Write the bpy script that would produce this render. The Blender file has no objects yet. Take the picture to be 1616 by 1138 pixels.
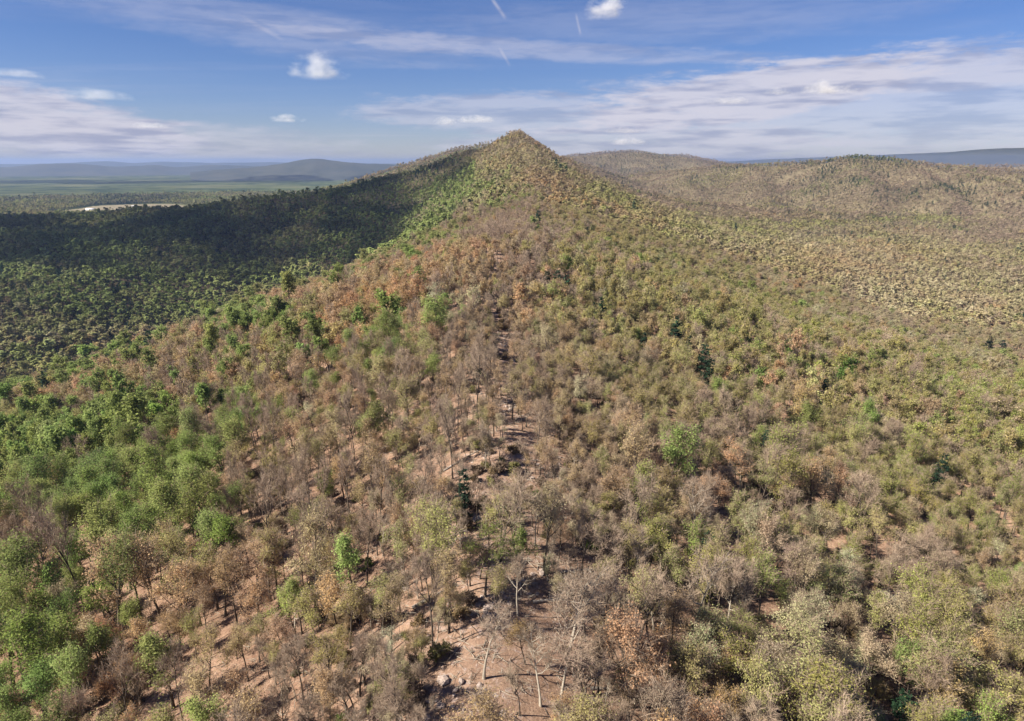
import bpy, math, random
import numpy as np
from mathutils import Vector, Matrix, Euler

R = math.radians
sc = bpy.context.scene
COL = sc.collection

# ------------------------------------------------------------------ camera
CAMZ = 260.0                       # the drone hovers about 60 m over the crest
PITCH = 16.6
FPX, CXP, CYP = 1053.0, 808.0, 569.0     # focal length / centre for a 1616 x 1138 frame
cam_d = bpy.data.cameras.new("camera")
cam_d.sensor_fit = 'HORIZONTAL'
cam_d.sensor_width = 36.0
cam_d.lens = 36.0 * FPX / 1616.0
cam_d.clip_start = 0.5
cam_d.clip_end = 200000.0
cam = bpy.data.objects.new("camera", cam_d)
cam.location = (0, 0, CAMZ)
cam.rotation_euler = (R(90 - PITCH), 0, 0)
COL.objects.link(cam)
sc.camera = cam

# ------------------------------------------------------------------ light
SUN_EL = R(42.0)
SUN_AZ = math.atan2(-0.90, -0.34)        # compass angle from +Y towards +X: sun stands left, a little behind the camera
sun_dir = Vector((math.sin(SUN_AZ) * math.cos(SUN_EL), math.cos(SUN_AZ) * math.cos(SUN_EL), math.sin(SUN_EL)))
sun_d = bpy.data.lights.new("sun", 'SUN')
sun_d.energy = 4.8
sun_d.angle = R(0.53)
sun_d.color = (1.0, 0.92, 0.80)
sun = bpy.data.objects.new("sun", sun_d)
sun.rotation_euler = (-sun_dir).to_track_quat('-Z', 'Y').to_euler()
sun.location = (0, 0, 900)
COL.objects.link(sun)

vs = sc.view_settings
sc.display_settings.display_device = 'sRGB'
vs.view_transform = 'Standard'
vs.look = 'None'
vs.gamma = 1.0
vs.use_curve_mapping = False
vs.exposure = 1.25

cy = sc.cycles
cy.max_bounces = 10
cy.diffuse_bounces = 2
cy.glossy_bounces = 1
cy.transmission_bounces = 2
cy.volume_bounces = 6
cy.transparent_max_bounces = 32
cy.caustics_reflective = False
cy.caustics_refractive = False
cy.use_denoising = True
cy.sample_clamp_indirect = 4.0


class NT:
    """small node-tree helper"""
    def __init__(self, tree):
        self.t = tree
        self.t.nodes.clear()

    def n(self, kind, **kw):
        nd = self.t.nodes.new(kind)
        for k, v in kw.items():
            if k.startswith("i_"):
                nd.inputs[k[2:].replace("_", " ")].default_value = v
            elif k.startswith("x_"):
                nd.inputs[int(k[2:])].default_value = v
            else:
                setattr(nd, k, v)
        return nd

    def l(self, a, b):
        self.t.links.new(a, b)

    def math(self, op, a, b=None, c=None, clamp=False):
        nd = self.t.nodes.new('ShaderNodeMath')
        nd.operation = op
        nd.use_clamp = clamp
        for i, v in enumerate((a, b, c)):
            if v is None:
                continue
            if isinstance(v, (int, float)):
                nd.inputs[i].default_value = v
            else:
                self.l(v, nd.inputs[i])
        return nd.outputs[0]

    def ramp(self, fac, lo, hi, a=0.0, b=1.0):
        nd = self.t.nodes.new('ShaderNodeMapRange')
        nd.interpolation_type = 'SMOOTHSTEP'
        nd.inputs['From Min'].default_value = lo
        nd.inputs['From Max'].default_value = hi
        nd.inputs['To Min'].default_value = a
        nd.inputs['To Max'].default_value = b
        self.l(fac, nd.inputs['Value'])
        return nd.outputs[0]

    def mix(self, fac, a, b, kind='MIX'):
        nd = self.t.nodes.new('ShaderNodeMix')
        nd.data_type = 'RGBA'
        nd.blend_type = kind
        for s, v in ((nd.inputs[0], fac), (nd.inputs[6], a), (nd.inputs[7], b)):
            if isinstance(v, (int, float)):
                s.default_value = v
            elif isinstance(v, (tuple, list)):
                s.default_value = tuple(v) + ((1.0,) if len(v) == 3 else ())
            else:
                self.l(v, s)
        return nd.outputs[2]


def pix_dir(px, py):
    """unit view direction of a point of the photograph (world axes)"""
    X = (px - CXP) / FPX
    v = (py - CYP) / FPX
    p = R(PITCH)
    d = Vector((X, math.cos(p) - v * math.sin(p), -(math.sin(p) + v * math.cos(p))))
    return d.normalized()


# ------------------------------------------------------------------ sky
world = bpy.data.worlds.new("World")
sc.world = world
world.use_nodes = True
W = NT(world.node_tree)
world.cycles.sampling_method = 'MANUAL'
world.cycles.sample_map_resolution = 256
sky = W.n('ShaderNodeTexSky', sky_type='NISHITA', sun_disc=False, sun_elevation=SUN_EL,
          altitude=900.0, air_density=1.0, dust_density=0.2, ozone_density=2.0)
sky.sun_rotation = SUN_AZ
tc = W.n('ShaderNodeTexCoord')
sep = W.n('ShaderNodeSeparateXYZ')
W.l(tc.outputs['Generated'], sep.inputs[0])
dx, dy, dz = sep.outputs
zc = W.math('MAXIMUM', dz, 0.012)
# cloud deck coordinates: where the view ray meets a level sheet of air overhead
u = W.math('DIVIDE', dx, W.math('ADD', zc, 0.03))
v = W.math('DIVIDE', dy, W.math('ADD', zc, 0.03))
az = W.math('ARCTAN2', dx, dy)
el = W.math('ARCSINE', dz)


def comb(a, b, c=0.0):
    nd = W.n('ShaderNodeCombineXYZ')
    for s, vv in zip(nd.inputs, (a, b, c)):
        if isinstance(vv, (int, float)):
            s.default_value = vv
        else:
            W.l(vv, s)
    return nd.outputs[0]


def wnoise(vec, scale, detail=6, rough=0.55, dist=0.0, mapping=None):
    if mapping:
        mp = W.n('ShaderNodeMapping')
        mp.inputs['Rotation'].default_value = (0, 0, R(mapping[0]))
        mp.inputs['Scale'].default_value = mapping[1]
        mp.inputs['Location'].default_value = mapping[2]
        W.l(vec, mp.inputs[0])
        vec = mp.outputs[0]
    nd = W.n('ShaderNodeTexNoise')
    nd.inputs['Scale'].default_value = scale
    nd.inputs['Detail'].default_value = detail
    nd.inputs['Roughness'].default_value = rough
    nd.inputs['Distortion'].default_value = dist
    W.l(vec, nd.inputs['Vector'])
    return nd.outputs[0]


def azel(px, py):
    d = pix_dir(px, py)
    return math.atan2(d.x, d.y), math.asin(d.z)


deck = comb(u, v)
angs = comb(az, el)


def bank(px, py, wpx, hpx, tilt=0.0, lo=0.0, hi=0.6):
    """soft elongated patch of cloud round a direction in the sky"""
    a0, e0 = azel(px, py)
    wa, we = wpx / FPX, hpx / FPX
    A = W.math('SUBTRACT', az, a0)
    E = W.math('SUBTRACT', W.math('SUBTRACT', el, e0), W.math('MULTIPLY', A, tilt))
    q = W.math('ADD', W.math('POWER', W.math('ABSOLUTE', W.math('DIVIDE', A, wa)), 2.0),
               W.math('POWER', W.math('ABSOLUTE', W.math('DIVIDE', E, we)), 2.0))
    return W.ramp(q, hi * 2.6, lo, 0.0, 1.0)


n_ci = wnoise(deck, 0.55, 7, 0.6, 0.5, (18, (0.35, 1.6, 1), (3.1, 7.7, 0)))
n_wide = wnoise(deck, 0.16, 4, 0.5, 0.3, (-12, (0.6, 1.0, 1), (1.3, 2.2, 0)))
n_str = wnoise(angs, 11.0, 7, 0.6, 0.4, (4, (0.55, 4.2, 1), (0.4, 0.9, 0)))
n_fine = wnoise(angs, 40.0, 7, 0.66, 0.3, (5, (0.7, 2.6, 1), (2.4, 0.1, 0)))
cirrus = W.math('MULTIPLY', W.ramp(n_ci, 0.46, 0.80), W.ramp(n_wide, 0.36, 0.66))
cirrus = W.math('MULTIPLY', cirrus, 0.26)
stx = W.math('ADD', W.math('MULTIPLY', n_str, 0.52), W.math('MULTIPLY', n_fine, 0.48))


def bank_density(m, amount, lo=0.36, hi=0.62):
    # the patch eats its own edge with the streaky noise
    s = W.math('ADD', stx, W.math('MULTIPLY', W.math('SUBTRACT', m, 0.5), 0.42))
    return W.math('MULTIPLY', W.math('MULTIPLY', W.ramp(s, lo, hi), W.ramp(m, 0.0, 0.35)), amount)


banks = [
    bank_density(bank(1400, 165, 480, 75, 0.02), 0.52, 0.42, 0.66),
    bank_density(bank(1180, 150, 260, 38, 0.12), 0.72, 0.42, 0.62),
    bank_density(bank(1560, 110, 260, 22, 0.03), 0.45),
    bank_density(bank(20, 185, 230, 42, -0.14), 0.85),
    bank_density(bank(60, 232, 420, 40, 0.0), 0.42),
    bank_density(bank(850, 180, 300, 36, -0.02), 0.50, 0.42, 0.66),
    bank_density(bank(1000, 225, 320, 30, 0.0), 0.55, 0.42, 0.64),
    bank_density(bank(820, 78, 420, 15, -0.055), 0.34, 0.36, 0.74),
    bank_density(bank(420, 45, 330, 34, -0.10), 0.24, 0.36, 0.78),
    bank_density(bank(1080, 30, 420, 40, 0.03), 0.14, 0.34, 0.74),
]
tr = W.math('SUBTRACT', 1.0, cirrus)
for b in banks:
    tr = W.math('MULTIPLY', tr, W.math('SUBTRACT', 1.0, b))


def trail(p, q, wpx, amount):
    """thin vapour trail between two directions"""
    a0, e0 = azel(*p)
    a1, e1 = azel(*q)
    L = math.hypot(a1 - a0, e1 - e0)
    ux, uy = (a1 - a0) / L, (e1 - e0) / L
    A = W.math('SUBTRACT', az, a0)
    E = W.math('SUBTRACT', el, e0)
    s = W.math('ADD', W.math('MULTIPLY', A, ux), W.math('MULTIPLY', E, uy))
    t = W.math('ABSOLUTE', W.math('SUBTRACT', W.math('MULTIPLY', A, -uy), W.math('MULTIPLY', E, -ux)))
    m = W.math('MULTIPLY', W.ramp(s, 0.0, L * 0.3), W.ramp(s, L, L * 0.75))
    return W.math('MULTIPLY', W.math('MULTIPLY', m, W.ramp(t, wpx / FPX, 0.0)), amount)


for tt in (trail((772, -8), (800, 32), 4.0, 0.42), trail((786, 72), (806, 106), 3.4, 0.30), trail((908, 18), (917, 58), 3.0, 0.30),
           trail((375, 22), (452, 66), 4.5, 0.22)):
    tr = W.math('MULTIPLY', tr, W.math('SUBTRACT', 1.0, tt))
cover = W.math('SUBTRACT', 1.0, tr, clamp=True)
grey = W.ramp(wnoise(angs, 16.0, 5, 0.55, 0.2, (3, (0.6, 4.5, 1), (5.4, 3.3, 0))), 0.42, 0.66)
cloud_col = W.mix(grey, (3.5, 3.4, 3.85), (2.0, 2.1, 2.85))
tinted = W.mix(1.0, sky.outputs[0], (0.79, 0.80, 1.06), 'MULTIPLY')
sat = W.n('ShaderNodeHueSaturation')
sat.inputs['Saturation'].default_value = 1.16
sat.inputs['Value'].default_value = 0.47
W.l(tinted, sat.inputs['Color'])
sky_col = W.mix(cover, sat.outputs[0], cloud_col)
bg = W.n('ShaderNodeBackground')
bg.inputs['Strength'].default_value = 0.085
W.l(sky_col, bg.inputs[0])
wo = W.n('ShaderNodeOutputWorld')
W.l(bg.outputs[0], wo.inputs[0])

# ------------------------------------------------------------------ small helpers
rng = np.random.default_rng(11)
random.seed(5)


def material(name):
    m = bpy.data.materials.new(name)
    m.use_nodes = True
    return m, NT(m.node_tree)


def mesh_from(name, V, F, mats=(), idx=None, smooth=False):
    """V (n,3), F (m,3|4) arrays -> mesh"""
    me = bpy.data.meshes.new(name)
    V = np.asarray(V, dtype=np.float32)
    if isinstance(F, list) and F and isinstance(F[0], np.ndarray) and F[0].ndim == 2:
        loops = np.concatenate([f.ravel() for f in F if len(f)])
        tot = np.concatenate([np.full(len(f), f.shape[1]) for f in F if len(f)])
    else:
        F = np.asarray(F)
        loops = F.ravel()
        tot = np.full(len(F), F.shape[1])
    me.vertices.add(len(V))
    me.vertices.foreach_set("co", V.ravel())
    me.loops.add(len(loops))
    me.loops.foreach_set("vertex_index", loops.astype(np.int32))
    me.polygons.add(len(tot))
    start = np.concatenate([[0], np.cumsum(tot)[:-1]]).astype(np.int32)
    me.polygons.foreach_set("loop_start", start)
    me.polygons.foreach_set("loop_total", tot.astype(np.int32))
    for m in mats:
        me.materials.append(m)
    if idx is not None:
        me.polygons.foreach_set("material_index", np.asarray(idx, dtype=np.int32))
    if smooth:
        me.polygons.foreach_set("use_smooth", np.ones(len(tot), dtype=bool))
    me.update(calc_edges=True)
    me.validate()
    return me


def tag(o, label, cat=None, group=None, kind=None):
    o["label"] = label
    if cat:
        o["category"] = cat
    if group:
        o["group"] = group
    if kind:
        o["kind"] = kind
    return o


def link(name, data, parent=None):
    o = bpy.data.objects.new(name, data)
    COL.objects.link(o)
    if parent is not None:
        o.parent = parent
    return o


def hash2(ix, iy, seed):
    h = (ix.astype(np.int64) * 374761393 + iy.astype(np.int64) * 668265263 + seed * 1442695041) & 0xFFFFFFFF
    h = ((h ^ (h >> 13)) * 1274126177) & 0xFFFFFFFF
    h = h ^ (h >> 16)
    return (h & 0xFFFFFF) / float(0xFFFFFF)


def vnoise(x, y, seed):
    x0 = np.floor(x)
    y0 = np.floor(y)
    fx = x - x0
    fy = y - y0
    fx = fx * fx * fx * (fx * (fx * 6 - 15) + 10)
    fy = fy * fy * fy * (fy * (fy * 6 - 15) + 10)
    a = hash2(x0, y0, seed)
    b = hash2(x0 + 1, y0, seed)
    c = hash2(x0, y0 + 1, seed)
    d = hash2(x0 + 1, y0 + 1, seed)
    return (a + (b - a) * fx) * (1 - fy) + (c + (d - c) * fx) * fy


def fbm(x, y, wl, seed, octs=4, gain=0.5):
    s, amp, tot = 0.0, 1.0, 0.0
    for k in range(octs):
        s = s + amp * (vnoise(x / wl + 17.3 * k, y / wl - 9.1 * k, seed + k) * 2 - 1)
        tot += amp
        amp *= gain
        wl *= 0.5
    return s / tot


def sstep(a, b, x):
    t = np.clip((x - a) / (b - a), 0, 1)
    return t * t * (3 - 2 * t)


def smax(a, b, k):
    h = np.clip(0.5 + 0.5 * (a - b) / k, 0, 1)
    return b + (a - b) * h + k * h * (1 - h)


# ------------------------------------------------------------------ the lie of the land (heights relative to the camera)
_ys = np.arange(-3000, 9000, 10.0)


def table(pairs, sm):
    p = np.array(pairs, float)
    z = np.interp(_ys, p[:, 0], p[:, 1])
    k = np.exp(-0.5 * (np.arange(-12, 13) * 10.0 / sm) ** 2)
    k /= k.sum()
    return np.convolve(np.pad(z, 12, mode='edge'), k, mode='valid')


CREST_Z = table([(-3000, -110), (-400, -68), (0, -60), (60, -60), (130, -58), (215, -57), (300, -50), (400, -46), (520, -55), (700, -49),
                 (900, -28), (1050, -10), (1250, 14), (1450, 40), (1600, 60), (1660, 62), (1720, 54), (1900, 10), (2200, -50), (2600, -120),
                 (3500, -185), (9000, -205)], 35.0)
CREST_X = table([(-3000, -60), (0, -8), (60, -5), (120, 3), (215, -2), (300, -12), (450, -4), (700, 18), (1000, 42), (1250, 34), (1450, 26),
                 (1650, 24), (9000, 24)], 40.0)


def ridge(x, y, pts, front, back, rnd):
    """height of a ridge along a polyline; front slope on the side of the camera"""
    best = np.full(x.shape, -1e9)
    for (x0, y0, z0), (x1, y1, z1) in zip(pts[:-1], pts[1:]):
        vx, vy = x1 - x0, y1 - y0
        L2 = vx * vx + vy * vy
        t = np.clip(((x - x0) * vx + (y - y0) * vy) / L2, 0, 1)
        qx, qy = x - (x0 + t * vx), y - (y0 + t * vy)
        d = np.hypot(qx, qy)
        s = np.where(qy < 0, front, back)
        h = z0 + (z1 - z0) * t - s * (np.sqrt(d * d + rnd * rnd) - rnd)
        best = np.maximum(best, h)
    return best


SPUR = [(-100, 1640, 18), (-238, 1610, -32), (-376, 1570, -70), (-560, 1500, -84), (-800, 1430, -131), (-1200, 1420, -134), (-2600, 1500, -145)]
BACKRIDGE = [(100, 2700, 30), (0, 2650, 48), (-90, 2600, 56), (-170, 2600, 43), (-280, 2600, 4), (-400, 2600, -50), (-650, 2650, -125), (-900, 2700, -190)]
RIGHTHILL = [(560, 3000, -60), (793, 2700, -27), (1008, 2520, -14), (1080, 2380, -6), (1130, 2300, 9), (1200, 2250, 2), (1268, 2200, -10),
             (1355, 2150, -24), (1430, 2100, -28), (1510, 2050, -36), (1900, 1900, -40), (3200, 1500, -40)]
SIDESPURS = [[(1130, 2300, 6), (1040, 2050, -48), (940, 1760, -122)], [(1355, 2150, -26), (1330, 1850, -62), (1210, 1520, -128)], [(900, 2600, -24), (830, 2300, -66), (740, 1960, -124)],
             [(1510, 2050, -38), (1600, 1750, -66), (1560, 1420, -126)], [(1008, 2520, -16), (960, 2240, -62), (860, 1900, -124)], [(1240, 2220, -8), (1190, 1950, -62), (1080, 1640, -126)],
             [(700, 2830, -42), (640, 2480, -84), (600, 2200, -124)], [(1430, 2100, -30), (1450, 1820, -72), (1390, 1480, -128)]]
FARPURPLE = [(150, 4500, -50), (416, 4450, 32), (600, 4500, 48), (783, 4500, 56), (870, 4500, 36), (950, 4500, 30), (1060, 4500, 32), (1150, 4500, 18),
             (1320, 4500, -16), (1700, 4600, -50), (2600, 4700, -40), (4200, 4600, -30)]


def height(x, y):
    x = np.asarray(x, float)
    y = np.asarray(y, float)
    wx = x + 14 * fbm(x, y, 220, 3, 3)
    cz = np.interp(y, _ys, CREST_Z)
    d = wx - np.interp(y, _ys, CREST_X)
    ad = np.sqrt(d * d + 49.0) - 7.0
    t = sstep(800, 1500, y)
    # left flank: a gentle shoulder, then a steep drop to the draw
    brk = np.interp(y, [300, 450, 650, 800, 1000, 1100, 1250, 1450, 1650], [300, 295, 260, 205, 125, 92, 66, 48, 40]) + 16 * fbm(x, y, 120, 15, 3)
    in_s = np.interp(y, [0, 300, 650, 800, 1000, 1250, 1650], [0.34, 0.318, 0.312, 0.365, 0.44, 0.48, 0.5])
    over = ad - brk
    dropL = in_s * ad + (0.70 - 0.15 * t - in_s) * 0.5 * (over + np.sqrt(over * over + 400.0)) - (0.70 - 0.15 * t - in_s) * 0.5 * (np.sqrt(brk * brk + 400.0) - brk)
    prof_near = np.interp(ad, [0, 50, 100, 200, 380, 450, 600, 1000, 1500, 4000], [0, 12, 26, 53, 99, 112, 122, 130, 140, 180])
    prof_peak = np.interp(ad, [0, 70, 145, 265, 400, 600, 900, 1500, 4000], [0, 50, 94, 136, 160, 176, 190, 210, 260])
    dropR = prof_near * (1 - t) + prof_peak * t
    main = cz - np.where(d < 0, dropL, dropR) - 5.0 * (1 - np.exp(-ad / 28.0)) * (1 - t)
    ribs = fbm(x, y, 190, 21, 4)
    main = main + ribs * 7.0 * sstep(20, 170, ad) * (1 - 0.5 * t) + fbm(x, y, 46, 5, 3) * 1.5
    # lower ground on the left: a draw at the foot of the slope, a wooded shelf beyond, the plain in the distance
    shelf = -205 + 42 * sstep(380, 640, -x) + 26 * fbm(x, y, 420, 31, 4) + 18 * sstep(600, 1300, y)
    plain = -197 + 5 * fbm(x, y, 1500, 41, 4)
    floorL = shelf + (plain - shelf) * sstep(1750, 2400, y)
    floorR = -163 + 34 * sstep(1100, 2600, y) + 11 * fbm(x, y, 520, 51, 4)
    floorR = floorR + (plain - floorR) * sstep(5200, 7500, y)
    side = sstep(-60, 160, d)
    fl = floorL * (1 - side) + floorR * side
    z = smax(main, fl, 10.0)
    nz = fbm(x, y, 520, 61, 5)
    sp = ridge(x, y, SPUR, 0.30, 0.34, 30) + nz * 12 * sstep(80, 300, -x)
    z = smax(z, sp, 10.0)
    z = smax(z, ridge(x, y, BACKRIDGE, 0.36, 0.3, 25) + nz * 8, 6.0)
    spurs = np.abs(fbm(x, y, 400, 71, 3))
    z = smax(z, ridge(x, y, RIGHTHILL, 0.36, 0.25, 25) - spurs * 50 * sstep(40, 300, np.abs(ridge(x, y, RIGHTHILL, 1, 1, 1) + 10)) + 3, 10.0)
    wob = 26 * fbm(x, y, 260, 75, 3)
    for sp_ in SIDESPURS:
        z = smax(z, ridge(x + wob, y + wob, sp_, 0.42, 0.42, 14) + 8 * fbm(x, y, 150, 77, 3), 7.0)
    z = smax(z, ridge(x, y, FARPURPLE, 0.22, 0.25, 50) - 70 * np.abs(fbm(x, y, 480, 81, 3)) * sstep(60, 400, np.abs(ridge(x, y, FARPURPLE, 1, 1, 1) - 20)) + 4, 10.0)
    r = np.hypot(x, y)
    z = z + (-205 - z) * sstep(7000, 11000, r)
    return z


# one sheet of ground that runs to the horizon
angd = np.concatenate([np.arange(-52, 52.01, 0.22), np.arange(56, 307, 5.0)])
ang = np.radians(angd)
rad = np.concatenate([[2.0], np.geomspace(8.0, 36000.0, 420)])
A, RR = np.meshgrid(ang, rad)
GX, GY = RR * np.sin(A), RR * np.cos(A)
GZ = height(GX, GY)
GZ = GZ + fbm(GX, GY, 6.0, 91, 2) * 0.35 * (RR < 500)
na, nr = len(ang), len(rad)
V = np.stack([GX.ravel(), GY.ravel(), GZ.ravel() + CAMZ], 1)
V = np.vstack([V, [[0, 0, height(np.array([0.0]), np.array([0.0]))[0] + CAMZ]]])
ii, jj = np.meshgrid(np.arange(nr - 1), np.arange(na), indexing='ij')
j2 = (jj + 1) % na
Q = np.stack([ii * na + jj, (ii + 1) * na + jj, (ii + 1) * na + j2, ii * na + j2], -1).reshape(-1, 4)
c0 = len(V) - 1
T = np.stack([np.full(na, c0), np.arange(na), (np.arange(na) + 1) % na], 1)

# horizon profile for the visible part, used to leave out trees that nobody could see
vis_n = (angd <= 52.01).sum()
slope = GZ[:, :vis_n] / RR[:, :vis_n]
run = np.maximum.accumulate(slope, axis=0)


def visible(x, y, ztop):
    r = np.hypot(x, y)
    a = np.degrees(np.arctan2(x, y))
    ia = np.clip(((a + 52) / 0.22).round().astype(int), 0, vis_n - 1)
    ir = np.clip(np.searchsorted(rad, r * 0.985) - 1, 0, nr - 1)
    return (np.abs(a) < 51.5) & (ztop / r > run[ir, ia] - 0.0006)


def project(x, y, z):
    """photograph pixel of a world point given relative to the camera"""
    p = R(PITCH)
    f = y * math.cos(p) - z * math.sin(p)
    dn = -(y * math.sin(p) + z * math.cos(p))
    f = np.where(f > 0.1, f, 0.1)
    return CXP + FPX * x / f, CYP + FPX * dn / f


# ------------------------------------------------------------------ materials
def ground_material():
    m, N = material("leaf_litter_ground")
    tcn = N.n('ShaderNodeTexCoord')
    P = tcn.outputs['Object']

    def nz(scale, detail=5, rough=0.6, dist=0.0):
        a = N.n('ShaderNodeTexNoise')
        a.inputs['Scale'].default_value = scale
        a.inputs['Detail'].default_value = detail
        a.inputs['Roughness'].default_value = rough
        a.inputs['Distortion'].default_value = dist
        N.l(P, a.inputs['Vector'])
        return a.outputs[0]
    at = N.n('ShaderNodeAttribute', attribute_name="rocky")
    aw = N.n('ShaderNodeAttribute', attribute_name="wooded")
    c = N.mix(N.ramp(nz(0.09), 0.35, 0.68), (0.215, 0.125, 0.085), (0.350, 0.225, 0.158))
    c = N.mix(N.ramp(nz(1.3, 6, 0.7), 0.45, 0.72), c, (0.39, 0.27, 0.19))
    c = N.mix(N.ramp(nz(0.33, 4), 0.52, 0.72, 0, 0.5), c, (0.13, 0.080, 0.050))
    c = N.mix(N.ramp(nz(4.5, 4, 0.7), 0.50, 0.62, 0, 0.55), c, (0.12, 0.075, 0.05))
    c = N.mix(N.ramp(nz(3.1, 5, 0.75, 0.6), 0.57, 0.66, 0, 0.7), c, (0.40, 0.29, 0.20))
    c = N.mix(N.ramp(nz(0.75, 8, 0.8, 0.5), 0.47, 0.60, 0, 0.75), c, (0.145, 0.088, 0.058))
    c = N.mix(N.ramp(nz(2.4, 6, 0.8, 0.8), 0.54, 0.62, 0, 0.6), c, (0.45, 0.34, 0.25))
    rock = N.mix(N.ramp(nz(2.2, 5, 0.7), 0.4, 0.7), (0.30, 0.215, 0.18), (0.52, 0.43, 0.37))
    rm = N.math('MULTIPLY', N.ramp(nz(0.85, 8, 0.8), 0.53, 0.60), at.outputs['Fac'])
    c = N.mix(N.math('MULTIPLY', at.outputs['Fac'], 0.30), c, (0.40, 0.28, 0.205))
    c = N.mix(rm, c, rock)
    # woodland and fields of the far plain, beyond the single trees
    wood = N.mix(N.ramp(nz(0.012, 7, 0.65), 0.36, 0.64), (0.115, 0.094, 0.058), (0.205, 0.170, 0.105))
    wood = N.mix(N.ramp(nz(0.0035, 5, 0.6), 0.48, 0.62, 0, 0.7), wood, (0.10, 0.078, 0.055))
    wood = N.mix(N.ramp(nz(0.00085, 4, 0.55, 0.4), 0.54, 0.62, 0, 0.8), wood, (0.30, 0.27, 0.14))
    al = N.n('ShaderNodeAttribute', attribute_name="lowland")
    low = N.mix(N.ramp(nz(0.006, 7, 0.65), 0.36, 0.64), (0.030, 0.050, 0.026), (0.105, 0.125, 0.052))
    low = N.mix(N.ramp(nz(0.0011, 4, 0.55, 0.4), 0.54, 0.62, 0, 0.8), low, (0.16, 0.16, 0.08))
    wood = N.mix(al.outputs['Fac'], wood, low)
    c = N.mix(aw.outputs['Fac'], c, wood)
    bs = N.n('ShaderNodeBsdfDiffuse')
    bs.inputs['Roughness'].default_value = 0.6
    N.l(c, bs.inputs['Color'])
    bmp = N.n('ShaderNodeBump')
    bmp.inputs['Strength'].default_value = 1.0
    bmp.inputs['Distance'].default_value = 0.25
    N.l(nz(1.9, 6, 0.75), bmp.inputs['Height'])
    N.l(bmp.outputs[0], bs.inputs['Normal'])
    o = N.n('ShaderNodeOutputMaterial')
    N.l(bs.outputs[0], o.inputs[0])
    return m


def bark_material(name, ca, cb):
    m, N = material(name)
    tcn = N.n('ShaderNodeTexCoord')
    a = N.n('ShaderNodeTexNoise')
    a.inputs['Scale'].default_value = 3.0
    a.inputs['Detail'].default_value = 5
    N.l(tcn.outputs['Object'], a.inputs['Vector'])
    oi = N.n('ShaderNodeObjectInfo')
    f = N.math('ADD', N.math('MULTIPLY', N.ramp(a.outputs[0], 0.35, 0.65), 0.5), N.math('MULTIPLY', oi.outputs['Random'], 0.5))
    c = N.mix(f, ca, cb)
    bs = N.n('ShaderNodeBsdfDiffuse')
    N.l(c, bs.inputs['Color'])
    o = N.n('ShaderNodeOutputMaterial')
    N.l(bs.outputs[0], o.inputs[0])
    return m


def crown_material(name, transl=0.45, noise_scale=1.1):
    """leaf, bud or twig colour: each tree brings its own tint"""
    m, N = material(name)
    at = N.n('ShaderNodeAttribute', attribute_name="tint", attribute_type='INSTANCER')
    tcn = N.n('ShaderNodeTexCoord')
    a = N.n('ShaderNodeTexNoise')
    a.inputs['Scale'].default_value = noise_scale
    a.inputs['Detail'].default_value = 3
    N.l(tcn.outputs['Object'], a.inputs['Vector'])
    w = N.n('ShaderNodeTexWhiteNoise', noise_dimensions='1D')
    g = N.n('ShaderNodeNewGeometry')
    N.l(g.outputs['Random Per Island'], w.inputs['W'])
    k = N.math('MULTIPLY', N.ramp(a.outputs[0], 0.3, 0.7, 0.78, 1.2), N.ramp(w.outputs['Value'], 0.0, 1.0, 0.78, 1.22))
    vm = N.n('ShaderNodeVectorMath', operation='SCALE')
    N.l(at.outputs['Color'], vm.inputs[0])
    N.l(k, vm.inputs['Scale'])
    d = N.n('ShaderNodeBsdfDiffuse')
    N.l(vm.outputs[0], d.inputs['Color'])
    t = N.n('ShaderNodeBsdfTranslucent')
    N.l(vm.outputs[0], t.inputs['Color'])
    mx = N.n('ShaderNodeMixShader')
    mx.inputs[0].default_value = transl
    N.l(d.outputs[0], mx.inputs[1])
    N.l(t.outputs[0], mx.inputs[2])
    o = N.n('ShaderNodeOutputMaterial')
    N.l(mx.outputs[0], o.inputs[0])
    return m


def noisy_material(name, ca, cb, scale=1.0, rough=0.85):
    m, N = material(name)
    tcn = N.n('ShaderNodeTexCoord')
    a = N.n('ShaderNodeTexNoise')
    a.inputs['Scale'].default_value = scale
    a.inputs['Detail'].default_value = 6
    a.inputs['Roughness'].default_value = 0.65
    N.l(tcn.outputs['Object'], a.inputs['Vector'])
    c = N.mix(N.ramp(a.outputs[0], 0.32, 0.68), ca, cb)
    bs = N.n('ShaderNodeBsdfPrincipled')
    bs.inputs['Roughness'].default_value = rough
    N.l(c, bs.inputs['Base Color'])
    o = N.n('ShaderNodeOutputMaterial')
    N.l(bs.outputs[0], o.inputs[0])
    return m


M_GROUND = ground_material()
M_BARK = bark_material("dark_grey_bark", (0.050, 0.040, 0.032), (0.150, 0.120, 0.095))
M_PALE = bark_material("pale_grey_bark", (0.25, 0.215, 0.17), (0.42, 0.37, 0.30))
M_TWIG = bark_material("brown_twigs", (0.235, 0.175, 0.128), (0.40, 0.31, 0.23))
M_CROWN = crown_material("spring_leaves")
M_FAR = crown_material("spring_leaves_distant", 0.15, 0.5)
M_ROCK = noisy_material("pale_sandstone", (0.24, 0.18, 0.15), (0.42, 0.345, 0.295), 1.4)
M_LOG = noisy_material("weathered_wood", (0.16, 0.135, 0.115), (0.38, 0.34, 0.29), 2.5)
M_FIELD = noisy_material("dry_grass_field", (0.15, 0.13, 0.07), (0.26, 0.21, 0.12), 0.02)
M_HILL = noisy_material("distant_wooded_slope", (0.022, 0.030, 0.024), (0.050, 0.052, 0.036), 0.0030)
M_WALL = noisy_material("pale_siding", (0.55, 0.53, 0.50), (0.68, 0.66, 0.62), 0.5)
M_ROOF = noisy_material("light_metal_roof", (0.55, 0.55, 0.56), (0.72, 0.72, 0.72), 0.4, 0.5)
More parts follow.
